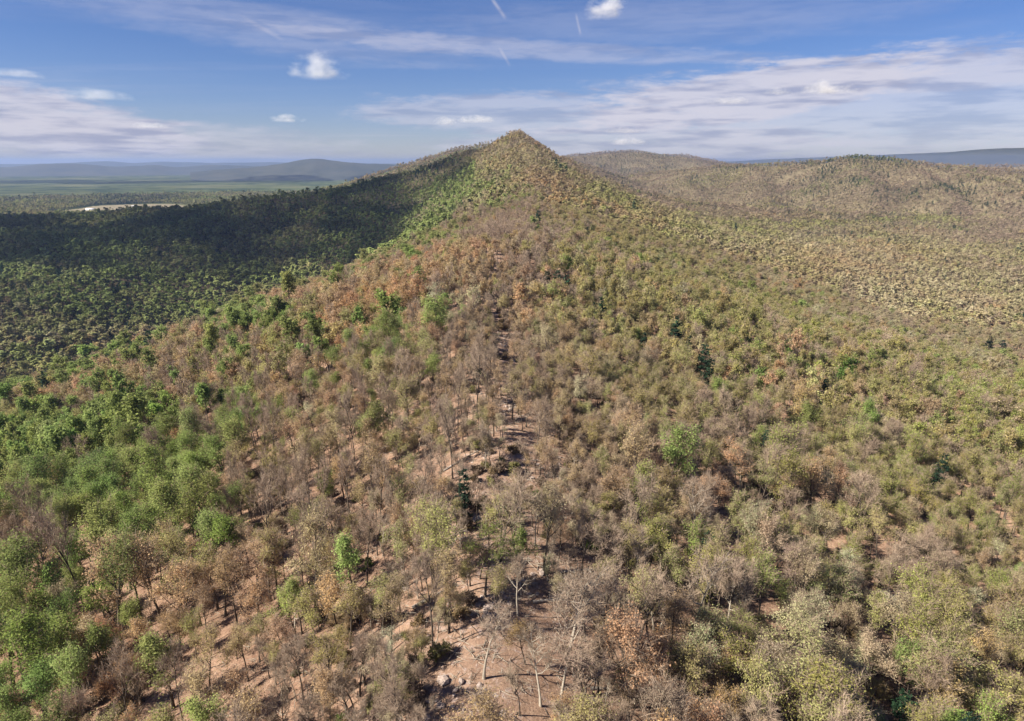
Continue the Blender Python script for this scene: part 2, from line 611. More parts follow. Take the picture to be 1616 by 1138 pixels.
M_DOOR = noisy_material("dark_barn_door", (0.07, 0.055, 0.045), (0.12, 0.09, 0.07), 0.6)

gm = mesh_from("ground", V, [Q, T], [M_GROUND], smooth=True)
gd = GX - np.interp(GY, _ys, CREST_X)
rocky = np.exp(-(gd / 15.0) ** 2) * (RR < 700)
wooded = sstep(500, 1300, RR)
for nm, arr in (("rocky", rocky), ("wooded", wooded), ("lowland", sstep(1800, 2800, RR) * sstep(400, -200, GX))):
    at = gm.attributes.new(nm, 'FLOAT', 'POINT')
    at.data.foreach_set("value", np.concatenate([arr.ravel(), [0.0]]).astype(np.float32))
ground = link("ground", gm)
tag(ground, "leaf-littered ridge, slopes and wide valley floor under the trees", kind="structure")


# ------------------------------------------------------------------ distant hill chains
def hill_chain(name, label, dist, profile, width, seed):
    """a real chain of hills: crest heights given along the photograph's skyline, standing DIST metres away"""
    pts = []
    for px, py in profile:
        d = pix_dir(px, py)
        s = dist / math.hypot(d.x, d.y)
        pts.append((d.x * s, d.y * s, d.z * s))
    pts = np.array(pts)
    az_ = np.arctan2(pts[:, 0], pts[:, 1])
    n, m = 260, 15
    aa = np.linspace(az_[0], az_[-1], n)
    zz = np.interp(aa, az_, pts[:, 2])
    k = np.exp(-0.5 * (np.arange(-6, 7) / 2.4) ** 2)
    k /= k.sum()
    zz = np.convolve(np.pad(zz, 6, mode='edge'), k, mode='valid')
    base = -230.0
    t = np.linspace(-1, 1, m)
    AA, TT = np.meshgrid(aa, t, indexing='ij')
    rr = dist + TT * width
    x, y = rr * np.sin(AA), rr * np.cos(AA)
    fall = (1 - np.abs(TT)) ** 1.15
    z = base + (zz[:, None] - base) * fall
    z = z + fbm(x, y, width * 0.45, seed, 4) * (zz[:, None] - base) * 0.22 * (1 - np.abs(TT)) * np.abs(TT) * 3 + fbm(x, y, width * 0.12, seed + 5, 2) * 7 * fall
    V = np.stack([x.ravel(), y.ravel(), z.ravel() + CAMZ], 1)
    i, j = np.meshgrid(np.arange(n - 1), np.arange(m - 1), indexing='ij')
    F = np.stack([i * m + j, i * m + j + 1, (i + 1) * m + j + 1, (i + 1) * m + j], -1).reshape(-1, 4)
    o = link(name, mesh_from(name, V, F, [M_HILL], smooth=True))
    tag(o, label, kind="structure")
    return o


hill_chain("distant_hills", "low blue wooded hill rising from the plain beside the ridge", 9000,
           [(300, 272), (400, 264), (440, 259), (470, 253), (495, 250), (530, 254), (570, 258), (620, 260), (680, 259), (760, 266)], 1300, 201)
hill_chain("distant_hills", "hazy blue hills along the horizon across the plain", 13500,
           [(-260, 263), (-120, 259), (0, 265), (45, 261), (70, 258), (125, 258), (170, 263), (215, 262), (240, 260), (280, 264), (330, 260), (400, 262), (470, 261), (600, 260), (700, 263)], 1700, 231)
hill_chain("distant_mountains", "faintest blue mountains on the horizon beyond the hills", 21000,
           [(-300, 255), (-100, 259), (60, 259), (130, 256), (170, 254), (210, 258), (250, 255), (330, 257), (420, 256), (600, 258), (760, 259)], 2300, 251)
hill_chain("distant_mountains", "long blue mountain wall on the horizon beyond the brown hills", 16500,
           [(900, 268), (1050, 262), (1130, 256), (1200, 252), (1280, 249), (1350, 246), (1430, 243), (1500, 240), (1560, 235), (1616, 233), (1750, 236), (1900, 244)], 2100, 271)


# ------------------------------------------------------------------ building trees
def frame(d):
    d = d / (np.linalg.norm(d) + 1e-9)
    a = np.array([0.0, 0.0, 1.0]) if abs(d[2]) < 0.9 else np.array([1.0, 0.0, 0.0])
    u_ = np.cross(d, a)
    u_ /= np.linalg.norm(u_)
    return u_, np.cross(d, u_)


class Geo:
    def __init__(self):
        self.V, self.Q, self.T, self.qi, self.ti, self.n = [], [], [], [], [], 0

    def tube(self, pts, rad_, k, mat=0):
        pts = np.asarray(pts, float)
        th = np.linspace(0, 2 * math.pi, k, endpoint=False)
        b = self.n
        for i in range(len(pts)):
            d = pts[min(i + 1, len(pts) - 1)] - pts[max(i - 1, 0)]
            u_, v_ = frame(d)
            ring = pts[i] + rad_[i] * (np.cos(th)[:, None] * u_ + np.sin(th)[:, None] * v_)
            self.V.append(ring)
        for i in range(len(pts) - 1):
            for j in range(k):
                self.Q.append((b + i * k + j, b + i * k + (j + 1) % k, b + (i + 1) * k + (j + 1) % k, b + (i + 1) * k + j))
                self.qi.append(mat)
        self.n += len(pts) * k

    def slivers(self, P, D, L, w, mat=0):
        """thin tapering twigs, one triangle each"""
        n = len(P)
        if not n:
            return
        D = D / (np.linalg.norm(D, axis=1, keepdims=True) + 1e-9)
        S = np.cross(D, rng.normal(size=(n, 3)))
        S /= np.linalg.norm(S, axis=1, keepdims=True) + 1e-9
        v = np.empty((n, 3, 3))
        w = np.broadcast_to(np.asarray(w), (n,))[:, None]
        v[:, 0] = P - S * w / 2
        v[:, 1] = P + S * w / 2
        v[:, 2] = P + D * L[:, None]
        self.V.append(v.reshape(-1, 3))
        ids = self.n + np.arange(n * 3).reshape(n, 3)
        self.T.extend(map(tuple, ids))
        self.ti.extend([mat] * n)
        self.n += n * 3

    def cards(self, P, N_, size, mat=0, jit=0.8, aspect=0.75):
        """small leaf faces, bent across the middle by a random twist of each corner"""
        n = len(P)
        if not n:
            return
        N_ = N_ + rng.normal(size=(n, 3)) * jit
        N_ /= np.linalg.norm(N_, axis=1, keepdims=True) + 1e-9
        U = np.cross(N_, rng.normal(size=(n, 3)))
        U /= np.linalg.norm(U, axis=1, keepdims=True) + 1e-9
        Wv = np.cross(N_, U)
        s = (size * rng.uniform(0.45, 1.6, n))[:, None] * 0.5
        v = np.empty((n, 4, 3))
        for i, (a, b) in enumerate(((-1, 0), (0, -1), (1, 0), (0, 1))):
            v[:, i] = P + U * s * a * rng.uniform(0.8, 1.2, (n, 1)) + Wv * s * b * aspect * rng.uniform(0.8, 1.2, (n, 1)) + N_ * s * rng.uniform(-0.25, 0.25, (n, 1))
        self.V.append(v.reshape(-1, 3))
        ids = self.n + np.arange(n * 4).reshape(n, 4)
        self.Q.extend(map(tuple, ids))
        self.qi.extend([mat] * n)
        self.n += n * 4

    def mesh(self, name, mats, smooth=False):
        V = np.vstack(self.V)
        F, idx = [], []
        if self.Q:
            F.append(np.array(self.Q, dtype=np.int64))
            idx += self.qi
        if self.T:
            F.append(np.array(self.T, dtype=np.int64))
            idx += self.ti
        return mesh_from(name, V, F, mats, idx, smooth)


def skeleton(rs, H, Rc, bare, spread, lean=0.04, limbs=8):
    """trunk polyline, limbs, branches and twigs of a broadleaf tree"""
    out = {0: [], 1: [], 2: [], 3: []}
    n = 7
    pts = [np.zeros(3)]
    d = np.array([rs.normal() * lean, rs.normal() * lean, 1.0])
    top = H * 0.86
    for i in range(n):
        d = d + rs.normal(size=3) * np.array([0.07, 0.07, 0.0])
        d /= np.linalg.norm(d)
        pts.append(pts[-1] + d * top / n)
    pts = np.array(pts)
    r0 = H * 0.0125 + 0.03
    pts[0, 2] = -0.6
    rad_ = r0 * np.linspace(1, 0.22, n + 1)
    rad_[0] *= 1.5
    out[0].append((pts, rad_))
    ph = rs.uniform(0, 6.28)
    for k in range(limbs):
        f = bare + (0.98 - bare) * (k + rs.uniform(0, 0.7)) / limbs
        i = min(int(f * n), n - 1)
        p = pts[i] + (pts[i + 1] - pts[i]) * (f * n - i)
        ph += 2.4 + rs.normal() * 0.4
        rel = (f - bare) / (1 - bare)
        Lm = Rc * (1.15 - 0.55 * rel) * rs.uniform(0.8, 1.15)
        ang_ = R(spread * (1.05 - 0.55 * rel) * rs.uniform(0.8, 1.2))
        dr = np.array([math.cos(ph) * math.sin(ang_), math.sin(ph) * math.sin(ang_), math.cos(ang_)])
        lp = [p]
        m = 4
        for s in range(m):
            dr = dr + rs.normal(size=3) * 0.16 + np.array([0, 0, 0.10])
            dr /= np.linalg.norm(dr)
            lp.append(lp[-1] + dr * Lm / m)
        lp = np.array(lp)
        rl = r0 * 0.48 * (1 - 0.5 * rel)
        lr = rl * np.linspace(1, 0.28, m + 1)
        out[1].append((lp, lr))
        nb = 5
        for q in range(nb):
            g = 0.28 + 0.72 * (q + rs.uniform(0, 0.8)) / nb
            g = min(g, 0.999)
            i2 = min(int(g * m), m - 1)
            bp = lp[i2] + (lp[i2 + 1] - lp[i2]) * (g * m - i2)
            bd = lp[i2 + 1] - lp[i2]
            bd = bd / np.linalg.norm(bd) + rs.normal(size=3) * 0.55 + np.array([0, 0, 0.22])
            bd /= np.linalg.norm(bd)
            bl = Lm * rs.uniform(0.34, 0.56)
            b2 = bp + bd * bl * 0.5
            bd = bd + rs.normal(size=3) * 0.22 + np.array([0, 0, 0.14])
            bd /= np.linalg.norm(bd)
            b3 = b2 + bd * bl * 0.5
            out[2].append((np.array([bp, b2, b3]), np.array([rl * 0.34, rl * 0.24, rl * 0.10]) + 0.008))
            for w in range(4):
                tt = rs.uniform(0.25, 1.0)
                tp = bp + (b2 - bp) * tt * 2 if tt < 0.5 else b2 + (b3 - b2) * (tt - 0.5) * 2
                td = bd + rs.normal(size=3) * 0.6 + np.array([0, 0, 0.2])
                td /= np.linalg.norm(td)
                tl = bl * rs.uniform(0.35, 0.65)
                out[3].append((np.array([tp, tp + td * tl]), np.array([0.028, 0.010])))
    return out


def sample_twigs(sk, n, jitter):
    tw = sk[3]
    a = np.array([t[0][0] for t in tw])
    b = np.array([t[0][1] for t in tw])
    i = rng.integers(0, len(tw), n)
    f = rng.uniform(0.1, 1.15, (n, 1))
    d = b[i] - a[i]
    return a[i] + d * f + rng.normal(size=(n, 3)) * jitter, d


FORMS = {
    # height, crown radius, bare trunk share, spread angle, limbs
    'bare': (14.5, 3.5, 0.46, 48, 9),
    'bud': (12.5, 3.4, 0.42, 52, 9),
    'leafy': (13.5, 3.4, 0.40, 50, 9),
    'slender': (17.0, 3.5, 0.52, 44, 9),
    'shrub': (2.6, 1.5, 0.06, 60, 6),
}


def broadleaf(form, seed, lod, bark):
    """-> (wood Geo, crown Geo) ; lod 0 near, 1 middle, 2 far"""
    rs = np.random.default_rng(seed)
    H, Rc, bare, spread, limbs = FORMS[form]
    H *= rs.uniform(0.92, 1.1)
    sk = skeleton(rs, H, Rc, bare, spread * rs.uniform(0.92, 1.08), 0.05, limbs)
    wood, crown = Geo(), Geo()
    style = 'leafy' if form == 'leafy' else 'bare' if form == 'bare' else 'bud'
    if form == 'slender':
        style = 'leafy'
    if lod == 0:
        for p, r_ in sk[0]:
            wood.tube(p, r_, 7)
        for p, r_ in sk[1]:
            wood.tube(p, r_, 5)
        for p, r_ in sk[2]:
            wood.tube(p, r_, 3, 1)
        for p, r_ in sk[3]:
            wood.tube(p, r_, 3, 1)
        ns = {'bare': 1500, 'bud': 900, 'leafy': 300}[style]
        P, D = sample_twigs(sk, ns, 0.05)
        D = D / (np.linalg.norm(D, axis=1, keepdims=True) + 1e-9) + rs.normal(size=D.shape) * 0.6 + np.array([0, 0, 0.25])
        crown.slivers(P, D, rs.uniform(0.5, 1.3, ns) * (H / 11), 0.036, 1)
        nc, sz, jt = {'bare': (900, 0.13, 0.30), 'bud': (3600, 0.155, 0.34), 'leafy': (4800, 0.215, 0.36)}[style]
        P, D = sample_twigs(sk, nc, jt * H / 11)
        c = np.array([0, 0, H * (0.45 + bare * 0.5)])
        N_ = (P - c)
        N_ = N_ / (np.linalg.norm(N_, axis=1, keepdims=True) + 1e-9) + np.array([0, 0, 0.5])
        crown.cards(P, N_ * 0.9, sz, 0, 0.6)
    elif lod == 1:
        for p, r_ in sk[0]:
            wood.tube(p[::2], r_[::2], 4)
        for p, r_ in sk[1]:
            wood.tube(p[::2], r_[::2] * 1.1, 3)
        for p, r_ in sk[2]:
            wood.slivers(p[:1], (p[-1] - p[0])[None], np.array([np.linalg.norm(p[-1] - p[0])]), r_[0] * 2, 1)
        ns = {'bare': 480, 'bud': 220, 'leafy': 60}[style]
        P, D = sample_twigs(sk, ns, 0.1)
        D = D / (np.linalg.norm(D, axis=1, keepdims=True) + 1e-9) + rs.normal(size=D.shape) * 0.6 + np.array([0, 0, 0.25])
        crown.slivers(P, D, rs.uniform(0.8, 1.7, ns), 0.085, 1)
        nc, sz, jt = {'bare': (260, 0.26, 0.35), 'bud': (1100, 0.36, 0.34), 'leafy': (1300, 0.52, 0.42)}[style]
        P, D = sample_twigs(sk, nc, jt)
        c = np.array([0, 0, H * (0.45 + bare * 0.5)])
        N_ = (P - c)
        N_ = N_ / (np.linalg.norm(N_, axis=1, keepdims=True) + 1e-9) + np.array([0, 0, 0.4])
        crown.cards(P, N_ * 0.9, sz, 0, 0.7)
    else:
        p, r_ = sk[0][0]
        wood.tube(p[::3], r_[::3], 3)
        nc, sz = {'bare': (190, 0.62), 'bud': (330, 0.78), 'leafy': (330, 0.92)}[style]
        P, D = sample_twigs(sk, nc * 2, 0.25)
        c = np.array([0, 0, H * (0.42 + bare * 0.5)])
        q = P - c
        ln = np.linalg.norm(q * np.array([1, 1, 1.2]), axis=1) * (1 + 0.15 * rs.normal(size=len(q)))
        keep = np.argsort(-ln)[:nc]
        P, q = P[keep], q[keep]
        N_ = q / (np.linalg.norm(q, axis=1, keepdims=True) + 1e-9) + np.array([0, 0, 0.3])
        crown.cards(P, N_ * 1.6, sz, 0, 0.45, 0.9)
        if style != 'leafy':
            ns = 70 if style == 'bare' else 24
            P, D = sample_twigs(sk, ns, 0.2)
            crown.slivers(P, D + np.array([0, 0, 0.4]), rs.uniform(1.2, 2.4, ns), 0.22, 1)
    return wood, crown


def pine(seed, lod):
    rs = np.random.default_rng(seed)
    H = 13.0 * rs.uniform(0.9, 1.1)
    wood, crown = Geo(), Geo()
    n = 7
    pts = np.zeros((n + 1, 3))
    pts[:, 2] = np.linspace(-0.5, H, n + 1)
    pts[1:, :2] += np.cumsum(rs.normal(size=(n, 2)) * 0.10, 0)
    wood.tube(pts if lod < 2 else pts[::3], np.linspace(0.20, 0.03, n + 1)[:: (1 if lod < 2 else 3)], 6 if lod == 0 else 4 if lod == 1 else 3)
    Pn, Nn = [], []
    whorls = 15
    for k in range(whorls):
        f = 0.16 + 0.82 * k / whorls + rs.uniform(-0.02, 0.02)
        z = f * H
        c = np.array([np.interp(z, pts[:, 2], pts[:, 0]), np.interp(z, pts[:, 2], pts[:, 1]), z])
        Lb = 2.9 * (1 - f) ** 0.75 * min(1.0, (f + 0.05) / 0.30) + 0.25
        for b in range(6 if k < whorls - 3 else 4):
            a = rs.uniform(0, 6.28)
            L = Lb * rs.uniform(0.65, 1.2)
            tip = c + np.array([math.cos(a) * L, math.sin(a) * L, L * rs.uniform(0.0, 0.32)])
            if lod < 2:
                wood.tube([c, (c + tip) / 2 + np.array([0, 0, 0.08]), tip], [0.045, 0.03, 0.012], 3)
            m = max(3, int(L * {0: 17, 1: 6, 2: 2}[lod]))
            t = rs.uniform(0.22, 1.08, m)[:, None] ** 0.8
            Pn.append(c + (tip - c) * t + rs.normal(size=(m, 3)) * np.array([0.22, 0.22, 0.13]))
            Nn.append(np.tile(np.array([math.cos(a) * 0.35, math.sin(a) * 0.35, 0.9]), (m, 1)))
    crown.cards(np.vstack(Pn), np.vstack(Nn), {0: 0.42, 1: 0.75, 2: 1.25}[lod], 0, 0.6, 0.55)
    return wood, crown


# prototypes: (form, lod) -> list of (wood mesh, crown mesh)
PROTO = {}
for form, bark, nv in (('bare', M_BARK, 4), ('pale', M_PALE, 3), ('bud', M_BARK, 4), ('leafy', M_BARK, 4), ('slender', M_BARK, 3)):
    gform = 'bare' if form == 'pale' else form
    for lod in (0, 1, 2):
        PROTO[(form, lod)] = []
        for k in range(nv):
            w, c = broadleaf(gform, 1000 + 37 * k + 7 * len(form) + ord(form[0]), lod, bark)
            PROTO[(form, lod)].append((w.mesh("trunk", [bark, M_PALE if form == 'pale' else M_TWIG], True), c.mesh("crown", [M_FAR if lod == 2 else M_CROWN, M_TWIG])))
for lod in (0, 1, 2):
    PROTO[('pine', lod)] = []
    for k in range(3):
        w, c = pine(700 + k, lod)
        PROTO[('pine', lod)].append((w.mesh("trunk", [M_BARK], True), c.mesh("crown", [M_FAR if lod == 2 else M_CROWN])))

# ------------------------------------------------------------------ where the trees stand
xs, ys, ss = [], [], []


def scatter(r0, r1, step, grow_, jit=0.42):
    n = int(r1 * 1.1 / step)
    gx, gy = np.meshgrid(np.arange(-n, n + 1), np.arange(int(max(0, r0 * 0.55) / step), n + 1))
    x = (gx + rng.uniform(-jit, jit, gx.shape) + 0.5 * (gy % 2)) * step
    y = (gy + rng.uniform(-jit, jit, gx.shape)) * step
    x, y = x.ravel(), y.ravel()
    r = np.hypot(x, y)
    a = np.abs(np.degrees(np.arctan2(x, y)))
    k = (r >= r0) & (r < r1) & (a < np.where(r < 160, 52, 43))
    xs.append(x[k])
    ys.append(y[k])
    ss.append(np.full(k.sum(), grow_))


scatter(28, 420, 4.9, 1.0)
scatter(420, 1000, 5.6, 0.94)
scatter(1000, 2000, 7.2, 1.0)
scatter(2000, 3200, 9.0, 1.08)
scatter(3200, 4900, 12.0, 1.2)
scatter(4900, 6500, 19.0, 1.5)
TX, TY, TS = map(np.concatenate, (xs, ys, ss))
TZ = height(TX, TY)
TR = np.hypot(TX, TY)
keep = ((TR < 4700) | (TX > 0)) & visible(TX, TY, TZ + 13) | (TR < 170)
cd = TX - np.interp(TY, _ys, CREST_X)
# the stony crest carries fewer trees; small glades elsewhere
thin = np.exp(-((cd + 3 * np.sin(TY / 17)) / 7.0) ** 2) * 0.40 * (TR < 420) + 0.16 * np.exp(-((cd + 38) / 45.0) ** 2) * (TR < 300) + 0.16 * (fbm(TX, TY, 30, 131, 2) > 0.28) * (TR < 300)
keep &= rng.uniform(size=len(TX)) > thin
# glades of red leaf litter seen in the photograph, and the clearing on the plain
FIELD_C = np.array([-1700.0, 3020.0])


def in_field(x, y, g=0.0):
    q = ((x - FIELD_C[0] - 40 * np.sin(y / 90)) / (250 + g)) ** 2 + ((y - FIELD_C[1]) / (330 + g)) ** 2
    return q < 1.0


PX, PY = project(TX, TY, TZ + 7 * TS)
for gx_, gy_, gr, gh in ((1180, 838, 62, 20), (1140, 800, 40, 16), (760, 770, 46, 34), (745, 850, 40, 26), (690, 1060, 46, 30), (800, 545, 26, 22), (430, 590, 18, 14),
                         (955, 875, 40, 16), (320, 665, 12, 14), (640, 520, 10, 18)):
    bx, by = project(TX, TY, TZ + 2)
    keep &= ~((((bx - gx_) / gr) ** 2 + ((by - gy_) / gh) ** 2 < 1) & (TR < 420) & (rng.uniform(size=len(TX)) < 0.9))
keep &= ~in_field(TX, TY, 10)
TX, TY, TZ, TS, TR, PX, PY, cd = (a[keep] for a in (TX, TY, TZ, TS, TR, PX, PY, cd))
NTREE = len(TX)

# kinds: 0 bare, 1 tan budding, 2 olive budding, 3 green, 4 cream, 5 pine, 6 yellow-green, 7 pale-branched bare
KN = 8
wts = np.zeros((NTREE, KN))
left = (cd < 0)
base_l = np.array([0.22, 0.34, 0.24, 0.09, 0.07, 0.001, 0.07, 0.0])
base_r = np.array([0.12, 0.09, 0.46, 0.03, 0.10, 0.010, 0.20, 0.01])
base_c = np.array([0.30, 0.34, 0.16, 0.01, 0.14, 0.0, 0.02, 0.04])
wl = sstep(10, -40, cd)[:, None]
wr = sstep(10, 60, cd)[:, None]
wts += base_l * wl + base_r * wr + base_c * np.clip(1 - wl - wr, 0, 1)
# low ground on the left: pale grey-green woods
vl = ((TX < -240) & (TY > 330) & (TZ < -95))
wts[vl] = np.array([0.12, 0.04, 0.30, 0.22, 0.16, 0.14, 0.02, 0.0])
pl = (TY > 2400) & (TX < 0) & (TZ < -150)
wts[pl] = np.array([0.05, 0.05, 0.38, 0.18, 0.08, 0.12, 0.22, 0.0])
hr = (TX > 250) & (TY > 1450) & (TZ > -132 + 0.0 * TX)
wts[hr] = np.array([0.62, 0.08, 0.18, 0.02, 0.04, 0.06, 0.0, 0.0])
fp = (TX > 100) & (TY > 3400) & (TZ > -128)
wts[fp] = np.array([0.74, 0.03, 0.12, 0.01, 0.02, 0.06, 0.0, 0.0])
gul = np.abs(fbm(TX, TY, 400, 71, 3))
hr &= ~fp
wts[hr, 5] += 0.20 * sstep(0.16, 0.34, gul[hr])
wts[hr, 3] += 0.10 * sstep(0.20, 0.40, gul[hr])
vr = (TX > 250) & (TY > 500) & (TZ < -138)
wts[vr] = np.array([0.26, 0.14, 0.32, 0.04, 0.16, 0.05, 0.03, 0.0])
pk = (TY > 950) & (TZ > -40) & (TX > -500) & (TX < 400)
wts[pk] = wts[pk] * 0.4 + np.array([0.24, 0.16, 0.12, 0.02, 0.03, 0.02, 0.01, 0.0])
sh = (TY > 780) & (TX < -60) & (TZ < 0) & (TY < 2300) & (cd < -100)
wts[sh] = np.array([0.02, 0.01, 0.18, 0.48, 0.03, 0.26, 0.02, 0.0])
# neighbours tend to be of one kind
for k in range(KN):
    wts[:, k] *= np.exp(2.6 * fbm(TX + 900 * k, TY - 500 * k, 46, 300 + k, 3) + 1.9 * fbm(TX, TY, 230, 340 + k, 2))
for (qx, qy, qw, qh, kk, amt) in (
        (150, 690, 165, 95, 3, 11), (60, 770, 90, 75, 3, 11), (230, 770, 95, 75, 3, 9), (380, 660, 60, 50, 3, 2.5), (90, 1040, 110, 100, 3, 3), (500, 570, 40, 45, 3, 4), (600, 540, 40, 26, 3, 4), (640, 435, 45, 20, 3, 2.5), (540, 402, 45, 14, 3, 8),
        (780, 300, 60, 26, 3, 4), (660, 312, 80, 22, 3, 7), (430, 440, 60, 20, 3, 3), (330, 500, 50, 20, 3, 2), (350, 545, 34, 30, 3, 8), (410, 505, 28, 26, 3, 8), (600, 650, 70, 40, 2, 3),
        (430, 700, 50, 40, 6, 5), (240, 810, 90, 60, 3, 4), (150, 840, 60, 60, 3, 4), (60, 1060, 100, 90, 3, 2.5), (560, 425, 150, 50, 1, 8), (330, 530, 130, 30, 1, 3), (430, 440, 110, 20, 3, 12), (560, 395, 90, 18, 3, 12), (300, 490, 80, 20, 3, 10), (620, 355, 80, 16, 3, 10), (120, 570, 120, 18, 3, 6), (880, 560, 50, 120, 1, 2), (120, 600, 120, 34, 1, 6), (440, 470, 90, 34, 1, 4), (250, 560, 120, 40, 1, 3),
        (180, 1010, 110, 50, 1, 3), (370, 930, 90, 50, 1, 3), (470, 760, 110, 90, 0, 4), (720, 630, 90, 110, 0, 4), (560, 850, 130, 70, 0, 2.5), (60, 900, 110, 50, 0, 4), (330, 1060, 120, 60, 0, 3),
        (1120, 730, 110, 60, 7, 1.6), (1150, 740, 130, 80, 0, 2.5), (1180, 980, 110, 70, 7, 1.6), (1400, 880, 110, 50, 0, 3), (1000, 900, 110, 50, 7, 1.4), (900, 1000, 150, 80, 7, 0.9), (1330, 970, 120, 90, 4, 7),
        (1270, 850, 70, 50, 4, 7), (1480, 1000, 150, 120, 4, 2.5), (1000, 770, 70, 34, 6, 6), (1260, 740, 60, 34, 6, 6), (1450, 720, 120, 60, 6, 3), (1560, 640, 80, 60, 6, 3), (1560, 1050, 120, 80, 2, 3),
        (1480, 470, 160, 50, 4, 4), (1300, 400, 160, 30, 4, 3), (850, 430, 60, 40, 0, 3), (760, 350, 70, 24, 0, 4), (980, 340, 90, 26, 1, 3), (950, 450, 120, 60, 2, 3), (1000, 560, 160, 90, 2, 2.6),
        (870, 800, 80, 120, 4, 3), (700, 900, 130, 90, 1, 3), (620, 980, 130, 90, 4, 2), (950, 640, 90, 90, 4, 2), (190, 315, 70, 6, 5, 12), (1300, 420, 90, 12, 1, 3), (1380, 392, 110, 12, 1, 6)):
    g = np.exp(-((PX - qx) / qw) ** 2 - ((PY - qy) / qh) ** 2)
    wts[:, kk] *= 1 + amt * g
    wts[:, kk] += 0.10 * amt * g
    if kk in (0, 1, 7):
        wts[:, 3] *= 1 - 0.8 * g
near_crest = np.exp(-(cd / 32.0) ** 2) * (TR < 330)
for k in (3, 6):
    wts[:, k] *= 1 - 0.93 * near_crest
wts /= wts.sum(1, keepdims=True)
KIND = (rng.uniform(size=(NTREE, 1)) > np.cumsum(wts, 1)).sum(1).clip(0, KN - 1)

# single trees the photograph shows plainly: (x, y of the crown, kind, scale, tint override)
SPECIAL = {}
TOPS = np.stack(project(TX, TY, TZ + 8.0 * TS), 1)
for (qx, qy, kk, scl, tn) in (
        (352, 872, 3, 1.20, (0.203, 0.271, 0.069)), (285, 893, 6, 1.15, (0.379, 0.351, 0.146)), (180, 935, 3, 1.1, (0.245, 0.298, 0.082)), (75, 985, 3, 1.15, (0.241, 0.289, 0.082)),
        (95, 1030, 3, 1.0, (0.252, 0.312, 0.088)), (40, 1100, 3, 1.25, (0.217, 0.276, 0.073)), (270, 1022, 3, 1.1, (0.265, 0.292, 0.100)), (235, 832, 3, 1.1, (0.265, 0.298, 0.093)),
        (150, 825, 3, 1.1, (0.265, 0.298, 0.088)), (345, 545, 3, 1.25, (0.099, 0.159, 0.051)), (410, 508, 3, 1.15, (0.112, 0.179, 0.056)), (600, 540, 3, 1.1, (0.265, 0.318, 0.100)), (650, 555, 6, 1.1, None),
        (885, 268, 5, 1.7, None), (893, 272, 5, 1.5, None), (878, 262, 5, 1.5, None), (880, 446, 5, 1.15, None), (893, 452, 5, 1.1, None), (868, 440, 5, 1.0, None), (960, 438, 5, 1.0, None),
        (1066, 532, 5, 1.35, None), (1205, 645, 5, 1.0, None), (1300, 634, 5, 1.0, None), (948, 488, 5, 1.0, None), (1000, 330, 5, 1.4, None), (1030, 326, 5, 1.4, None), (1160, 365, 5, 1.5, None),
        (850, 345, 5, 1.2, None), (905, 355, 5, 1.2, None), (925, 365, 5, 1.1, None), (1120, 860, 5, 0.9, None), (1090, 555, 5, 0.9, None), (1020, 530, 5, 0.9, None), (1560, 548, 5, 1.5, None), (1580, 550, 5, 1.4, None),
        (1176, 535, 3, 1.0, (0.140, 0.218, 0.059)), (1325, 590, 3, 1.0, (0.140, 0.218, 0.059)), (1335, 588, 3, 1.0, (0.140, 0.218, 0.059)), (1242, 550, 3, 0.9, (0.155, 0.239, 0.059))):
    d2 = (TOPS[:, 0] - qx) ** 2 + (TOPS[:, 1] - qy) ** 2
    for i in np.argsort(d2)[:30]:
        if i not in SPECIAL:
            SPECIAL[int(i)] = (kk, scl, tn)
            KIND[i] = kk
            break

BASE = np.array([
    (0.330, 0.250, 0.185),   # bare: brown twigs and swelling buds
    (0.455, 0.335, 0.190),   # tan
    (0.360, 0.335, 0.135),   # olive
    (0.255, 0.315, 0.100),   # fresh green
    (0.460, 0.405, 0.250),   # cream
    (0.036, 0.066, 0.040),   # pine
    (0.320, 0.340, 0.105),   # yellow-green
    (0.350, 0.290, 0.225),   # pale branched
])
TINT = BASE[KIND] * np.exp(rng.normal(size=(NTREE, 1)) * 0.11) * np.exp(rng.normal(size=(NTREE, 3)) * 0.055)
# far woods: less difference from crown to crown, as the eye sees them
far_mix = (0.80 * sstep(350, 1000, TR) * (KIND != 5))[:, None]
TINT = TINT * (1 - far_mix) + (wts @ BASE) * far_mix
orange = sstep(0.1, 0.6, fbm(TX, TY, 60, 411, 2))[:, None] * (KIND == 1)[:, None]
TINT = TINT * (1 + orange * np.array([0.05, -0.07, -0.16]))
FORM = np.where(KIND == 0, 0, np.where((KIND == 1) | (KIND == 2) | (KIND == 4) | (KIND == 6), 2, np.where(KIND == 3, 3, np.where(KIND == 5, 5, 1))))
slim = (cd < -25) & (FORM == 3) & (rng.uniform(size=NTREE) < 0.55)
FORM = np.where(slim, 4, FORM)
FORM_NAMES = ['bare', 'pale', 'bud', 'leafy', 'slender', 'pine']
SCALE = TS * np.where((KIND == 5) & (TR > 600), 0.8, 1.0) * np.clip(0.82 * np.exp(rng.normal(size=NTREE) * 0.20 + 0.20 * fbm(TX, TY, 38, 451, 2)), 0.45, 1.45) * np.where(np.abs(cd) < 20, 0.86, 1.0) * np.where((cd < -60) & (TR < 900), 1.12, 1.0) * np.where(vl, 1.3, 1.0)
ROT = rng.uniform(0, 6.283, NTREE)
WID = rng.uniform(0.84, 1.18, (NTREE, 2))
TALL = rng.uniform(0.86, 1.16, NTREE)
farther = sstep(250, 600, TR) * (KIND != 5)
TALL = TALL * (1 - 0.14 * farther)
WID = WID * (1 + 0.24 * farther)[:, None]
lanky = (KIND == 0) & (cd < -4) & (cd > -150)
TALL = np.where(lanky, TALL * 1.2, TALL)
WID = np.where(lanky[:, None], WID * 0.86, WID)
